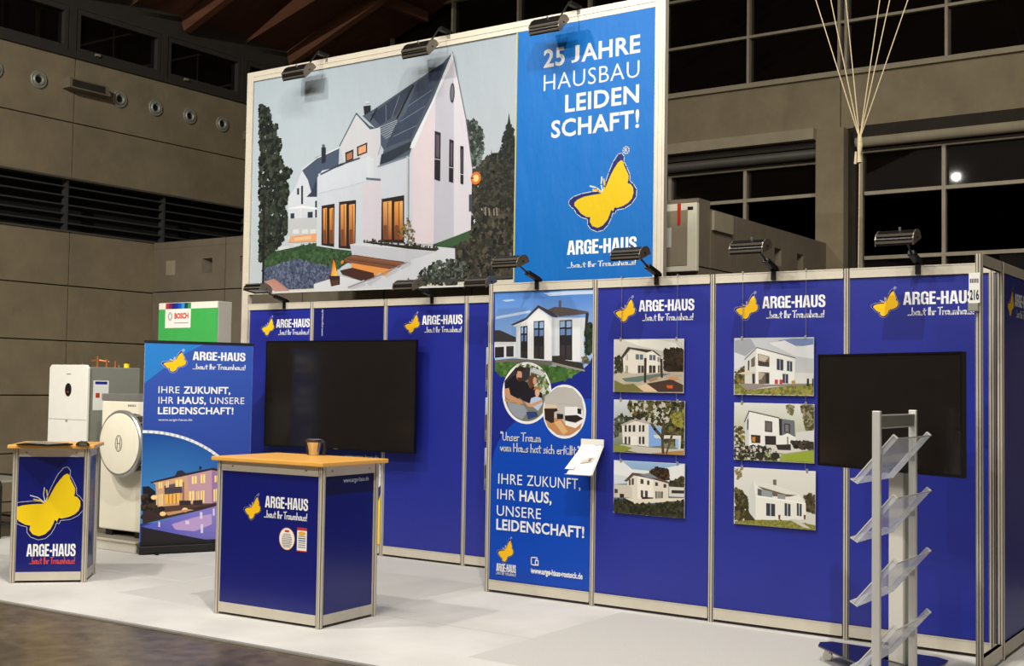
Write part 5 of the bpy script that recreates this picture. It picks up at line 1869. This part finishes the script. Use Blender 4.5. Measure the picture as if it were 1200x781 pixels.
# ------------------------------------------------------------------ rope bundle hanging from the roof
kn = Vector((2.545, 1.5, 3.70))
e = empty('hanging_rope', kn, label='fan of pale cords gathered into a knot before the big dark windows', cat='rope')
for (px_, lim) in ((958, 0), (975, 0), (992, 0), (1030, 0), (1041, 0), (1061, 0)):
    q = plane_point(px_, 0, 1, 1.5)
    d = (q - kn)
    far = kn + d * 4.2
    far.y += (px_ - 1010) * .004
    keep(MB().tube([kn, far], .004, n=6).build('cord', M['rope'], smooth=True), e)
MB().tube([(0, 0, .03), (.003, 0, -.05), (-.004, 0, -.12), (.0, 0, -.19)], [.016, .022, .014, .02], n=10).build('knot', M['rope'], e, smooth=True)
MB().tube([(-.03, 0, -.1), (-.035, 0, -.2)], [.008, .012], n=8).build('loose_end', M['rope'], e, smooth=True)
MB().tube([(0, 0, -.19), (-.01, 0, -1.35)], .004, n=6).build('cord', M['rope'], e, smooth=True)

# ------------------------------------------------------------------ counters
def counter(loc, yaw, w, d, h, label, pm, top, group='blue counters with wooden tops'):
    """origin = front left floor corner; local x along the front, y to the back"""
    e = empty('counter', loc, yaw, label=label, cat='counter', group=group)
    for x, y in ((0, 0), (w, 0), (0, d), (w, d)):
        o = bpy.data.objects.new('post', None)
        bpy.data.objects.remove(o)
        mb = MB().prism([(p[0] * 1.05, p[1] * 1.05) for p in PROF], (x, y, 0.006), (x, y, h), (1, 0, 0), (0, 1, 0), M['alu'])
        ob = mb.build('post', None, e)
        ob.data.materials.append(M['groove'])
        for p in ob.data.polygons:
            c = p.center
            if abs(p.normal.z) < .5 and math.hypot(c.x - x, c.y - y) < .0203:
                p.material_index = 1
    out = {}
    for side, a0, b0 in (('front', (0, 0), (w, 0)), ('right', (w, 0), (w, d)), ('left', (0, d), (0, 0)), ('back', (w, d), (0, d))):
        A, B = Vector((*a0, 0)), Vector((*b0, 0))
        D = (B - A).normalized()
        A2, B2 = A + D * .024, B - D * .024
        for z0, z1 in ((.022, .09), (h - .07, h)):
            mm = (A2 + B2) / 2
            r = MB().obox((mm.x, mm.y, (z0 + z1) / 2), (B2 - A2) / 2, D.cross(Vector((0, 0, 1))) * .014, (0, 0, (z1 - z0) / 2))
            ro = r.build('rail', M['alu'], e)
            if z1 == h and side in ('front', 'right'):
                for k in (.12, .88):
                    q = A2.lerp(B2, k) - D.cross(Vector((0, 0, 1))) * -.0145
                    MB().tube([(q.x, q.y, (z0 + z1) / 2), (q.x + D.cross(Vector((0, 0, 1))).x * .002, q.y + D.cross(Vector((0, 0, 1))).y * .002, (z0 + z1) / 2)], .006, n=10) \
                        .build('screw', M['lampgrey'], ro)
        mm = (A2 + B2) / 2
        out[side] = MB().obox((mm.x, mm.y, (h - .07 + .09) / 2), (B2 - A2) / 2, D.cross(Vector((0, 0, 1))) * .004, (0, 0, (h - .16) / 2)).build('side_panel', M[pm], e)
    MB().prism(top, (0, 0, h), (0, 0, h + .03), (1, 0, 0), (0, 1, 0)).build('counter_top', M['wood'], e, bevel=.006)
    return e, out


# the near counter
yaw1 = math.atan2(.046, .979)
ct1, pan = counter((-.955, -1.995, 0), yaw1, .96, .58, 1.10, 'blue counter with wooden top standing in front of the television', 'navy_c',
                   [(-.05, -.05), (1.01, -.06), (1.04, .63), (-.04, .63)])
bpy.context.view_layer.update()
Mw = ct1.matrix_world


def art_on(ct, local_origin, u, zoom=None):
    Mx = ct.matrix_world
    return Art(Mx @ Vector(local_origin), Mx.to_3x3() @ Vector(u), zoom=zoom)


a = art_on(ct1, (0, -.0045, 0), (1, 0, 0), zoom=(240, 520, 3.397))
q0, q1 = a.px(154, 303), a.px(220, 203)
a.butterfly(q0[0], q0[1], .165, .18, navy=(16, 20, 80), line=(150, 156, 210), lw=.004, body=GOLD)
q0, q1 = a.px(240, 254), a.px(412, 218)
a.text(block_geo('ARGE-HAUS'), (q0[0], q0[1]), (q1[0], q0[1] + .08), WHT, uv=True)
q0, q1 = a.px(236, 293), a.px(408, 280)
a.text(hand_geo('...baut Ihr Traumhaus!', .065), (q0[0], q0[1]), (q1[0], q0[1] + .05), WHT, uv=True)
c = a.px(327, 380)
a.ell(c, .072, .077, (236, 168, 60), uv=True)
a.ell(c, .067, .072, (240, 238, 232), uv=True)
a.poly([(c[0] - .02, c[1] + .045), (c[0] + .02, c[1] + .045), (c[0] + .02, c[1] + .06), (c[0] - .02, c[1] + .06)], (200, 60, 50), uv=True)
for k in range(9):
    ww = .048 * math.sqrt(max(.1, 1 - ((k - 4) / 5.4) ** 2))
    a.poly([(c[0] - ww, c[1] + .030 - k * .011), (c[0] + ww, c[1] + .030 - k * .011), (c[0] + ww, c[1] + .035 - k * .011), (c[0] - ww, c[1] + .035 - k * .011)], (120, 114, 108), uv=True)
c = a.px(387, 384)
W_, H_ = .044, .082
a.poly([(c[0] - W_, c[1] - H_), (c[0] + W_, c[1] - H_), (c[0] + W_, c[1] + H_), (c[0] - W_, c[1] + H_)], (238, 236, 230), uv=True)
a.poly([(c[0] - W_, c[1] + H_ * .76), (c[0] + W_, c[1] + H_ * .76), (c[0] + W_, c[1] + H_), (c[0] - W_, c[1] + H_)], (196, 52, 44), uv=True)
a.poly([(c[0] - W_, c[1] - H_), (c[0] + W_, c[1] - H_), (c[0] + W_, c[1] - H_ * .9), (c[0] - W_, c[1] - H_ * .9)], (196, 52, 44), uv=True)
a.ell((c[0], c[1] + H_ * .52), W_ * .75, .014, (230, 170, 50), uv=True)
for k in range(6):
    g_ = (60, 70, 110) if k in (1, 2) else (140, 140, 150)
    a.poly([(c[0] - W_ * .75, c[1] + .020 - k * .015), (c[0] + W_ * .75, c[1] + .020 - k * .015), (c[0] + W_ * .75, c[1] + .027 - k * .015), (c[0] - W_ * .75, c[1] + .027 - k * .015)], g_, uv=True)
keepart(a, 'logo_print', 'printm', pan['front'])
a = art_on(ct1, (.96 + .0045, 0, 0), (0, 1, 0), zoom=(240, 520, 3.397))
a.poly([(.026, .9), (.554, .9), (.554, 1.028), (.026, 1.028)], (14, 18, 70), uv=True)
q0, q1 = a.px(552, 162), a.px(652, 143)
a.text(text_geo('www.arge-haus.de', .01), (q0[0], q0[1]), (q1[0], q0[1] + .042), (190, 194, 214), uv=True)
keepart(a, 'web_address_print', 'printm', pan['right'])

# the far counter, turned
yaw2 = math.atan2(.392, .398)
ct2, pan2 = counter((-3.215, -2.159, 0), yaw2, .559, .44, 1.10, 'narrow blue counter with huge yellow butterfly at the left picture edge', 'navy_c',
                    [(-.05, -.10), (.62, -.06), (.61, .52), (-.05, .56)])
bpy.context.view_layer.update()
a = art_on(ct2, (0, -.0045, 0), (1, 0, 0), zoom=(0, 480, 3.55))
q0, q1 = a.px(338, 532), a.px(338, 264)
xr_, zb_, zt_ = q0[0], a.px(150, 548)[1], a.px(280, 240)[1]
hgt = zt_ - zb_
wid = hgt * 1.0 * BW / BH
a.butterfly(xr_ - wid * .98, zb_ + .01, wid, hgt * .98, navy=(14, 16, 84), line=(210, 214, 232), lw=.007, reg=False, umin=.024, body=(242, 206, 24))
# cover the part of antennae that would leave the sheet
a.v = [v for v in a.v]
a.zoom = (0, 580, 3.887)
q0, q1 = a.px(120, 282), a.px(345, 240)
a.text(block_geo('ARGE-HAUS'), (q0[0], q0[1]), (q1[0], q0[1] + .10), WHT, uv=True)
q0, q1 = a.px(132, 316), a.px(342, 296)
a.text(hand_geo('...baut Ihr Traumhaus!', .065), (q0[0], q0[1]), (q1[0], q0[1] + .055), (226, 84, 60), uv=True)
keepart(a, 'butterfly_print', 'printm', pan2['front'])

# steel jug on the near counter
cq = plane_point(368, 534, 2, 1.13)
e = empty('jug', (cq.x, cq.y, 1.131), label='small steel jug with black rim and handle on the wooden counter', cat='jug')
pr = [(.034, 0), (.038, .004), (.044, .05), (.052, .085), (.056, .1)]
MB().tube([(0, 0, z) for r, z in pr], [r for r, z in pr], n=28).build('body', M['steel'], e, smooth=True)
MB().tube([(0, 0, .098), (0, 0, .112), (0, 0, .118)], [.058, .066, .06], n=28).build('rim', M['black'], e, smooth=True)
MB().tube([(0, 0, .1185), (0, 0, .121)], [.055, .05], n=28).build('lid', M['steel'], e, smooth=True)
MB().tube([(.058, .01, .108), (.088, .015, .1), (.094, .016, .05), (.082, .014, .01)], .011, n=10).build('handle', M['black'], e, smooth=True)
MB().tube([(-.055, -.01, .1), (-.078, -.013, .106)], [.014, .006], n=8).build('spout', M['black'], e, smooth=True)
MB().tube([(-.05, -.005, .09), (-.062, -.008, .05), (-.05, -.006, .004)], .012, n=8).build('base_grip', M['black'], e, smooth=True)

# mouse and folder on the far counter
q = plane_point(55, 522, 2, 1.13)
e = empty('folder', (q.x, q.y, 1.131), math.radians(12), label='thin dark folder lying open on the far counter', cat='folder')
MB().hexa([(-.20, -.13, 0), (.16, -.13, 0), (.16, .12, 0), (-.20, .12, 0), (-.20, -.13, .007), (.16, -.13, .006), (.16, .12, .012), (-.20, .12, .016)]).build('cover', M['black'], e)
MB().hexa([(-.17, -.11, .0165), (.14, -.12, .013), (.14, .1, .015), (-.17, .1, .0175), (-.17, -.11, .019), (.14, -.12, .016), (.14, .1, .018), (-.17, .1, .02)]).build('sheet', M['greyside'], e)
q = plane_point(97, 522, 2, 1.13)
e = empty('computer_mouse', (q.x, q.y, 1.131), math.radians(30), label='black computer mouse beside the dark folder', cat='mouse')
ms = MB()
pts = []
for k, (x, w_, h_) in enumerate(((-.055, .012, .008), (-.045, .028, .022), (-.015, .034, .034), (.02, .032, .03), (.045, .026, .018), (.055, .012, .006))):
    ring_ = [(x, w_ * math.cos(t * math.pi / 6), h_ * max(0, math.sin(t * math.pi / 6))) for t in range(7)]
    pts.append(ring_)
for a_, b_ in zip(pts, pts[1:]):
    for k in range(6):
        ms.poly([a_[k], a_[k + 1], b_[k + 1], b_[k]])
ms.poly(pts[0]).poly(pts[-1][::-1])
ms.build('body', M['black'], e, smooth=True)
MB().tube([(.03, -.003, .027), (.03, .003, .027)], .007, n=10).build('scroll_wheel', M['lampgrey'], e)

# ------------------------------------------------------------------ pull-up banner
d63 = Vector((math.cos(math.radians(63)), math.sin(math.radians(63)), 0))
e = empty('rollup_banner', (-3.765, -.467, 0), math.radians(63), label='pull-up banner with lit villa and pool beside the counters', cat='banner')
WR = 1.06
MB().box(-.01, WR + .02, -.05, .06, .012, .085).build('base_case', M['black'], e, bevel=.01)
for x in (.15, WR - .15):
    MB().box(x - .015, x + .015, -.11, .11, .006, .016).build('foot', M['black'], e)
sh = MB().box(0, WR, -.004, .0, .085, 2.035).build('banner_sheet', M['white'], e)
MB().box(-.008, WR + .008, -.012, .012, 2.033, 2.058).build('top_bar', M['black'], e, bevel=.003)
MB().tube([(WR / 2, .03, .08), (WR / 2, .012, 2.03)], .008, n=8).build('support_pole', M['silver'], e)
bpy.context.view_layer.update()
a = art_on(e, (0, -.0045, 0), (1, 0, 0), zoom=(0, 380, 3.906))
a.poly([(0.001, .086), (WR - .001, .086), (WR - .001, 2.034), (.001, 2.034)], [(38, 60, 150), (38, 60, 150), (52, 86, 176), (52, 86, 176)], uv=True)
p0, p1 = a.px(935, 85), a.px(673, 272)
a.poly([(.001, 2.034), (p0[0], 2.034), (p0[0] * .6, (2.034 + p1[1]) / 2 + .08), (.001, p1[1])], (42, 124, 200), uv=True)
q0, q1 = a.px(738, 222), a.px(858, 116)
a.butterfly(q0[0], q0[1], q1[0] - q0[0], .215, navy=(30, 50, 130), line=(200, 210, 236), lw=.006, body=GOLD)
q0, q1 = a.px(882, 165), a.px(1124, 126)
a.text(block_geo('ARGE-HAUS'), (q0[0], q0[1]), (q1[0], q0[1] + .083), WHT, uv=True)
q0, q1 = a.px(882, 206), a.px(1124, 186)
a.text(hand_geo('...baut Ihr Traumhaus!', .065), (q0[0], q0[1]), (q1[0], q0[1] + .052), WHT, uv=True)
words(a, 725, 316, [('IHRE', 0, 2.1), (' ', 0, .4), ('ZUKUNFT,', .035, 4.8)], .066, 1054)
words(a, 725, 364, [('IHR', 0, 1.5), (' ', 0, .4), ('HAUS,', .035, 2.9), (' ', 0, .4), ('UNSERE', 0, 3.6)], .066, 1118)
words(a, 722, 412, [('LEIDENSCHAFT!', .035, 1)], .066, 1068)
q0, q1 = a.px(724, 447), a.px(880, 436)
a.text(text_geo('www.arge-haus.de', .01), (q0[0], q0[1]), (q1[0], q0[1] + .03), (214, 220, 240), uv=True)
# villa at dusk under an arc
a.zoom = (160, 500, 4.88)
c0 = a.px(48, 30)
top_arc, arc = [], []
R_ = c0[1] - .30
for k in range(33):
    t = math.pi / 2 * k / 32
    arc.append((.001 + 1.06 * math.sin(t) * .995, .30 + (c0[1] - .30) * math.cos(t)))
def cx_(p):
    return (min(max(p[0], .001), WR - .001), p[1])
a.poly([cx_(p) for p in [(.001, .30)] + arc], [(70, 150, 214)] + [(22 + int(34 * k / 32), 70 + int(50 * k / 32), 150 + int(40 * k / 32)) for k in range(33)], uv=True)
a.P((24, 28, 40), (34, 345), (70, 342), (108, 372), (108, 400), (34, 400))
a.P((86, 62, 52), (34, 400), (110, 392), (460, 430), (470, 455), (34, 560))
a.foliage([(34, 395), (110, 390), (160, 460), (140, 500), (34, 540)], 120, [(40, 34, 30), (66, 50, 40), (24, 24, 24)], .03, seed=81)
a.P((214, 168, 132), (84, 322), (160, 300), (290, 272), (430, 244), (476, 262), (478, 436), (300, 446), (120, 460), (108, 330))
a.P((196, 156, 170), (292, 280), (432, 252), (434, 440), (300, 444))
a.P((158, 116, 176), (430, 250), (478, 268), (478, 434), (432, 440))
a.P((50, 40, 48), (74, 320), (150, 300), (230, 280), (440, 236), (480, 250), (480, 262), (430, 250), (290, 280), (86, 326))
a.P((44, 44, 60), (220, 282), (232, 256), (258, 250), (282, 268), (270, 276))
a.P((38, 34, 46), (358, 228), (372, 228), (372, 246), (358, 248))
a.P((96, 84, 100), (158, 340), (258, 318), (262, 378), (160, 386))
a.P((78, 66, 78), (158, 352), (258, 344), (258, 382), (160, 388))
for x0, x1, y0, y1 in ((126, 148, 322, 356), (168, 184, 316, 350), (222, 262, 306, 346), (316, 344, 286, 330), (366, 392, 276, 326), (446, 468, 282, 320),
                       (112, 124, 392, 450), (130, 150, 388, 456), (300, 330, 372, 440), (342, 358, 372, 438), (366, 388, 368, 438), (440, 462, 360, 430)):
    a.P((255, 226, 150), (x0, y0), (x1, y0 - 3), (x1, y1 - 2), (x0, y1))
    a.line([((x0 + x1) / 2, y0), ((x0 + x1) / 2, y1)], .005, (180, 120, 80))
a.P((250, 190, 90), (164, 390), (248, 380), (248, 440), (164, 444))
for x in (184, 205, 226):
    a.line([(x, 388), (x, 440)], .008, (150, 90, 40))
a.P((150, 110, 104), (262, 318), (272, 318), (272, 440), (262, 442))
a.P((52, 42, 50), (244, 424), (310, 424), (310, 448), (244, 450))
a.P((52, 42, 50), (322, 424), (376, 420), (376, 446), (322, 448))
a.P((58, 40, 40), (34, 480), (160, 500), (460, 440), (466, 455), (200, 512), (34, 560))
for x, y in ((150, 500), (276, 478), (100, 406)):
    a.ell(a.px(x, y), .03, .022, (255, 214, 150), uv=True)
a.P((200, 150, 110), (160, 492), (300, 474), (330, 478), (180, 510))
a.poly([(30, 572), (466, 452), (470, 664), (32, 576)], [(86, 96, 200), (140, 130, 210), (120, 110, 190), (86, 96, 200)])
a.P((190, 160, 214), (200, 560), (330, 520), (430, 500), (430, 560), (330, 600), (220, 590))
for x0, y0, x1, y1 in ((362, 490, 376, 528), (436, 470, 446, 510), (366, 560, 380, 610), (124, 545, 134, 575), (280, 540, 300, 560)):
    a.P((228, 214, 236), (x0, y0), (x1, y0), (x1, y1), (x0, y1))
a.P((36, 30, 36), (28, 574), (200, 612), (480, 668), (600, 700), (600, 740), (26, 740))
q0 = a.px(30, 690)
a.poly([(.001, .086), (WR - .001, .086), (WR - .001, .12), (.001, .12)], (30, 26, 30), uv=True)
a.v = [v for v in a.v]
# keep the ink on the sheet
inv = e.matrix_world.inverted()
nv = []
for v in a.v:
    q = inv @ Vector(v)
    q.x = min(max(q.x, .001), WR - .001)
    q.z = min(max(q.z, .086), 2.034)
    q = e.matrix_world @ q
    nv.append(tuple(q))
a.v = nv
a.line(arc, .028, WHT, uv=True)
nv = []
for v in a.v:
    q = inv @ Vector(v)
    q.x = min(max(q.x, .001), WR - .001)
    nv.append(tuple(e.matrix_world @ q))
a.v = nv
keepart(a, 'villa_print', 'print', sh)

# ------------------------------------------------------------------ low platform with heating appliances
e = empty('platform', (-5, .2, 0), label='low grey display platform with pale edge under the heating appliances', cat='platform')
keep(MB().box(-5.69, -3.84, -.45, .85, 0.007, .100).build('riser', M['plinth']), e)
keep(MB().box(-5.69, -3.84, -.45, .85, .100, .116).build('deck', M['plinthtop']), e)
keep(MB().box(-5.69, -3.825, -.465, -.45, .100, .118).build('edge_strip', M['alu']), e)
keep(MB().box(-3.84, -3.825, -.45, .85, .100, .118).build('edge_strip', M['alu']), e)

e = empty('heat_pump_cabinet', (-5.3, -.2, .117), label='tall white fronted heating cabinet with grey side and copper pipes', cat='appliance')
X0, X1, Y0_, Y1_ = -5.64, -4.985, -.2, .46
keep(MB().box(X0 + .012, X1 - .012, Y0_ + .02, Y1_, .117, 1.80).build('body', M['greyside'], bevel=.008), e)
fr_prof = [(X0, .99), (X1, .99), (X1, 1.79), (X1 - .035, 1.822), (X0 + .035, 1.822), (X0, 1.79)]
keep(MB().prism(fr_prof, (0, Y0_ - .012, 0), (0, Y0_ + .02, 0), (1, 0, 0), (0, 0, 1)).build('front_door', M['white'], bevel=.006), e)
keep(MB().box(X0, X1, Y0_ - .012, Y0_ + .02, .17, .983).build('lower_door', M['white'], bevel=.004), e)
MBq = MB().box(X0, X1, Y0_ - .0125, Y0_ - .011, 1.245, 1.25)
keep(MBq.build('door_seam', M['greyside']), e)
keep(MB().box(X0 + .31, X0 + .34, Y0_ - .016, Y0_ - .012, 1.225, 1.243).build('door_catch', M['greyside']), e)
c = Vector((-5.3, Y0_ - .013, 1.56))
disc = [(.052 * math.cos(k * .2618), .068 * math.sin(k * .2618)) for k in range(24)]
keep(MB().prism(disc, c, c - Vector((0, .006, 0)), (1, 0, 0), (0, 0, 1)).build('display', M['black']), e)
keep(MB().box(c.x - .014, c.x + .014, c.y - .0075, c.y - .006, c.z - .03, c.z - .02).build('display_light', M['red']), e)
keep(MB().box(c.x - .035, c.x + .035, Y0_ - .0135, Y0_ - .012, 1.72, 1.727).build('maker_mark', M['lampgrey']), e)
keep(MB().box(X1 - .012, X1 - .0105, Y0_ + .07, Y0_ + .26, 1.35, 1.66).build('energy_label', M['paper']), e)
keep(MB().box(X1 - .0105, X1 - .01, Y0_ + .09, Y0_ + .24, 1.62, 1.65).build('energy_label_header', M['navy']), e)
keep(MB().box(X1 - .0105, X1 - .01, Y0_ + .1, Y0_ + .15, 1.48, 1.53).build('energy_label_mark', M['red']), e)
for (x, y, h) in ((-5.25, .1, .12), (-5.2, .18, .09), (-5.16, .26, .07)):
    keep(MB().tube([(x, y, 1.8), (x, y, 1.8 + h)], .016, n=10).build('copper_pipe', M['copper'], smooth=True), e)
keep(MB().tube([(-5.32, .08, 1.87), (-5.25, .1, 1.88), (-5.19, .2, 1.86)], .013, n=8).build('copper_pipe', M['copper'], smooth=True), e)
keep(MB().tube([(-5.1, .36, 1.8), (-5.1, .36, 1.845)], .03, n=14).build('yellow_cap', M['yellow'], smooth=True), e)
keep(MB().tube([(-5.5, .1, 1.8), (-5.5, .1, 1.85)], .012, n=8).build('pipe_stub', M['lampgrey'], smooth=True), e)
keep(MB().tube([(-5.15, .3, 1.8), (-5.15, .3, 1.83)], .018, n=10).build('pipe_stub', M['lampgrey'], smooth=True), e)

e = empty('outdoor_unit', (-4.25, -.02, .117), label='cream outdoor unit with large round fan cover beside the pull-up banner', cat='appliance')
keep(MB().box(-4.655, -3.90, -.27, .22, .172, 1.46).build('body', M['cream'], bevel=.012), e)
keep(MB().box(-4.66, -3.895, -.275, .225, 1.46, 1.53).build('top_cover', M['silver'], bevel=.006), e)
for x in (-4.5, -4.05):
    keep(MB().box(x - .05, x + .05, -.26, .2, .117, .172).build('foot', M['black']), e)
cx2, cz2 = -4.115, 1.05
keep(MB().tube([(cx2, -.27, cz2), (cx2, -.42, cz2)], [.285, .285], n=40).build('fan_drum', M['black'], smooth=True), e)
for k in range(16):
    t = 2 * math.pi * k / 16
    q = Vector((cx2 + .288 * math.cos(t), -.345, cz2 + .288 * math.sin(t)))
    if k < 16:
        keep(MB().bar(q + Vector((0, .07, 0)), q - Vector((0, .07, 0)), .012, .006, ref=(math.cos(t), 0, math.sin(t))).build('drum_rib', M['silver']), e)
cov = keep(MB().tube([(cx2, -.42, cz2), (cx2, -.45, cz2), (cx2, -.462, cz2)], [.325, .325, .312], n=48).build('fan_cover', M['silver'], smooth=True), e)
keep(MB().tube([(cx2, -.455, cz2), (cx2, -.4665, cz2), (cx2, -.469, cz2)], [.295, .295, .285], n=48).build('cover_face', M['cream'], smooth=True), e)
a = Art((0, -.4695, 0), (1, 0, 0))
ringp = [(cx2 + .052 * math.cos(t * .2618), cz2 + .078 * math.sin(t * .2618)) for t in range(24)]
a.line(ringp, .006, (80, 72, 66), uv=True, closed=True)
ringp = [(cx2 + .042 * math.cos(t * .2618), cz2 + .066 * math.sin(t * .2618)) for t in range(24)]
a.line(ringp, .004, (80, 72, 66), uv=True, closed=True)
for sx in (-1, 1):
    a.line([(cx2 + sx * .02, cz2 + .045), (cx2 + sx * .02, cz2 - .045)], .009, (80, 72, 66), uv=True)
a.line([(cx2 - .02, cz2), (cx2 + .02, cz2)], .009, (80, 72, 66), uv=True)
o = a.build('emblem_print', M['printm'])
bpy.context.view_layer.update()
keep(o, e)
a = Art((0, -.2705, 0), (1, 0, 0), zoom=(100, 450, 7.1))
q0, q1 = a.px(372, 192), a.px(422, 178)
a.text(text_geo('BOSCH', .03), (q0[0], q0[1]), (q1[0], q0[1] + .022), (90, 86, 84), uv=True)
a.ell((q0[0] - .02, q0[1] + .011), .01, .011, (90, 86, 84), uv=True)
o = a.build('maker_print', M['printm'])
keep(o, e)

# green illuminated-style box on a column behind the pull-up banner
YGn = 1.15
gl, gr_ = plane_point(187, 356, 1, YGn), plane_point(256, 353, 1, YGn)
e = empty('display_tower', ((gl.x + gr_.x) / 2, YGn, 0), label='green display tower with white maker plate behind the pull-up banner', cat='display')
keep(MB().box(gl.x, gr_.x, YGn, YGn + .2, .007, 2.565).build('body', M['colwhite'], bevel=.004), e)
gf = keep(MB().box(gl.x + .002, gr_.x - .002, YGn - .008, YGn, .1, 2.49).build('green_front', M['green']), e)
keep(MB().box(gl.x + .002, gr_.x - .002, YGn - .008, YGn, 2.49, 2.56).build('white_header', M['white']), e)
a = Art((0, YGn - .009, 0), (1, 0, 0), zoom=(170, 340, 5.58))
q0, q1 = a.px(136, 92), a.px(300, 118)
z0, z1 = 2.492, 2.558
cols_ = [(190, 50, 50), (120, 40, 90), (40, 40, 110), (30, 50, 150), (30, 80, 190), (40, 150, 200), (40, 60, 90), (60, 150, 80)]
n_c = len(cols_)
for k, cc_ in enumerate(cols_):
    xa = q0[0] + (q1[0] - q0[0]) * k / n_c
    xb = q0[0] + (q1[0] - q0[0]) * (k + 1) / n_c
    a.poly([(xa, z0), (xb, z0), (xb, z1), (xa, z1)], cc_, uv=True, bump=False)
p0, p1 = a.px(130, 250), a.px(300, 120)
a.poly([(p0[0], p0[1]), (p1[0], p0[1]), (p1[0], 2.49), (p0[0], 2.49)], (238, 236, 230), uv=True)
p2, p3 = a.px(192, 190), a.px(284, 158)
a.text(text_geo('BOSCH', .05), (p2[0], p2[1]), (p3[0], p2[1] + .068), (206, 62, 44), uv=True)
a.poly([(p2[0], p2[1] - .052), (p3[0], p2[1] - .052), (p3[0], p2[1] - .042), (p2[0], p2[1] - .042)], (150, 146, 140), uv=True)
c = a.px(164, 174)
for r1 in (.042, .03):
    a.line([(c[0] + r1 * .8 * math.cos(t * .5236), c[1] + r1 * 1.1 * math.sin(t * .5236)) for t in range(12)], .006, (130, 130, 130), uv=True, closed=True)
o = a.build('maker_plate_print', M['printm'])
keep(o, e)

# dark framed low table at the left edge
e = empty('side_table', (-6.3, -.6, 0), label='dark framed low table cut off by the left picture edge', cat='table')
tx0, tx1, ty0, ty1, th = -6.95, -5.76, -.66, -.15, .60
for y in (ty0, ty1):
    keep(MB().tube([(tx0, y, .008), (tx0, y, th - .06), (tx0 + .02, y, th - .015), (tx0 + .06, y, th), (tx1 - .06, y, th), (tx1 - .02, y, th - .015),
                    (tx1, y, th - .06), (tx1, y, .008)], .018, n=10).build('side_frame', M['tabledark'], smooth=True), e)
for x in (tx0, tx1):
    keep(MB().tube([(x, ty0, .16), (x, ty1, .16)], .014, n=8).build('crossbar', M['tabledark'], smooth=True), e)
for y in (ty0, ty1):
    for z in (.075, .16):
        keep(MB().tube([(tx0, y, z), (tx1, y, z)], .014, n=8).build('lower_rail', M['tabledark'], smooth=True), e)
keep(MB().box(tx0 + .03, tx1 - .03, ty0 + .02, ty1 - .02, th - .02, th).build('table_top', M['greyside'], bevel=.003), e)
bpy.context.view_layer.update()
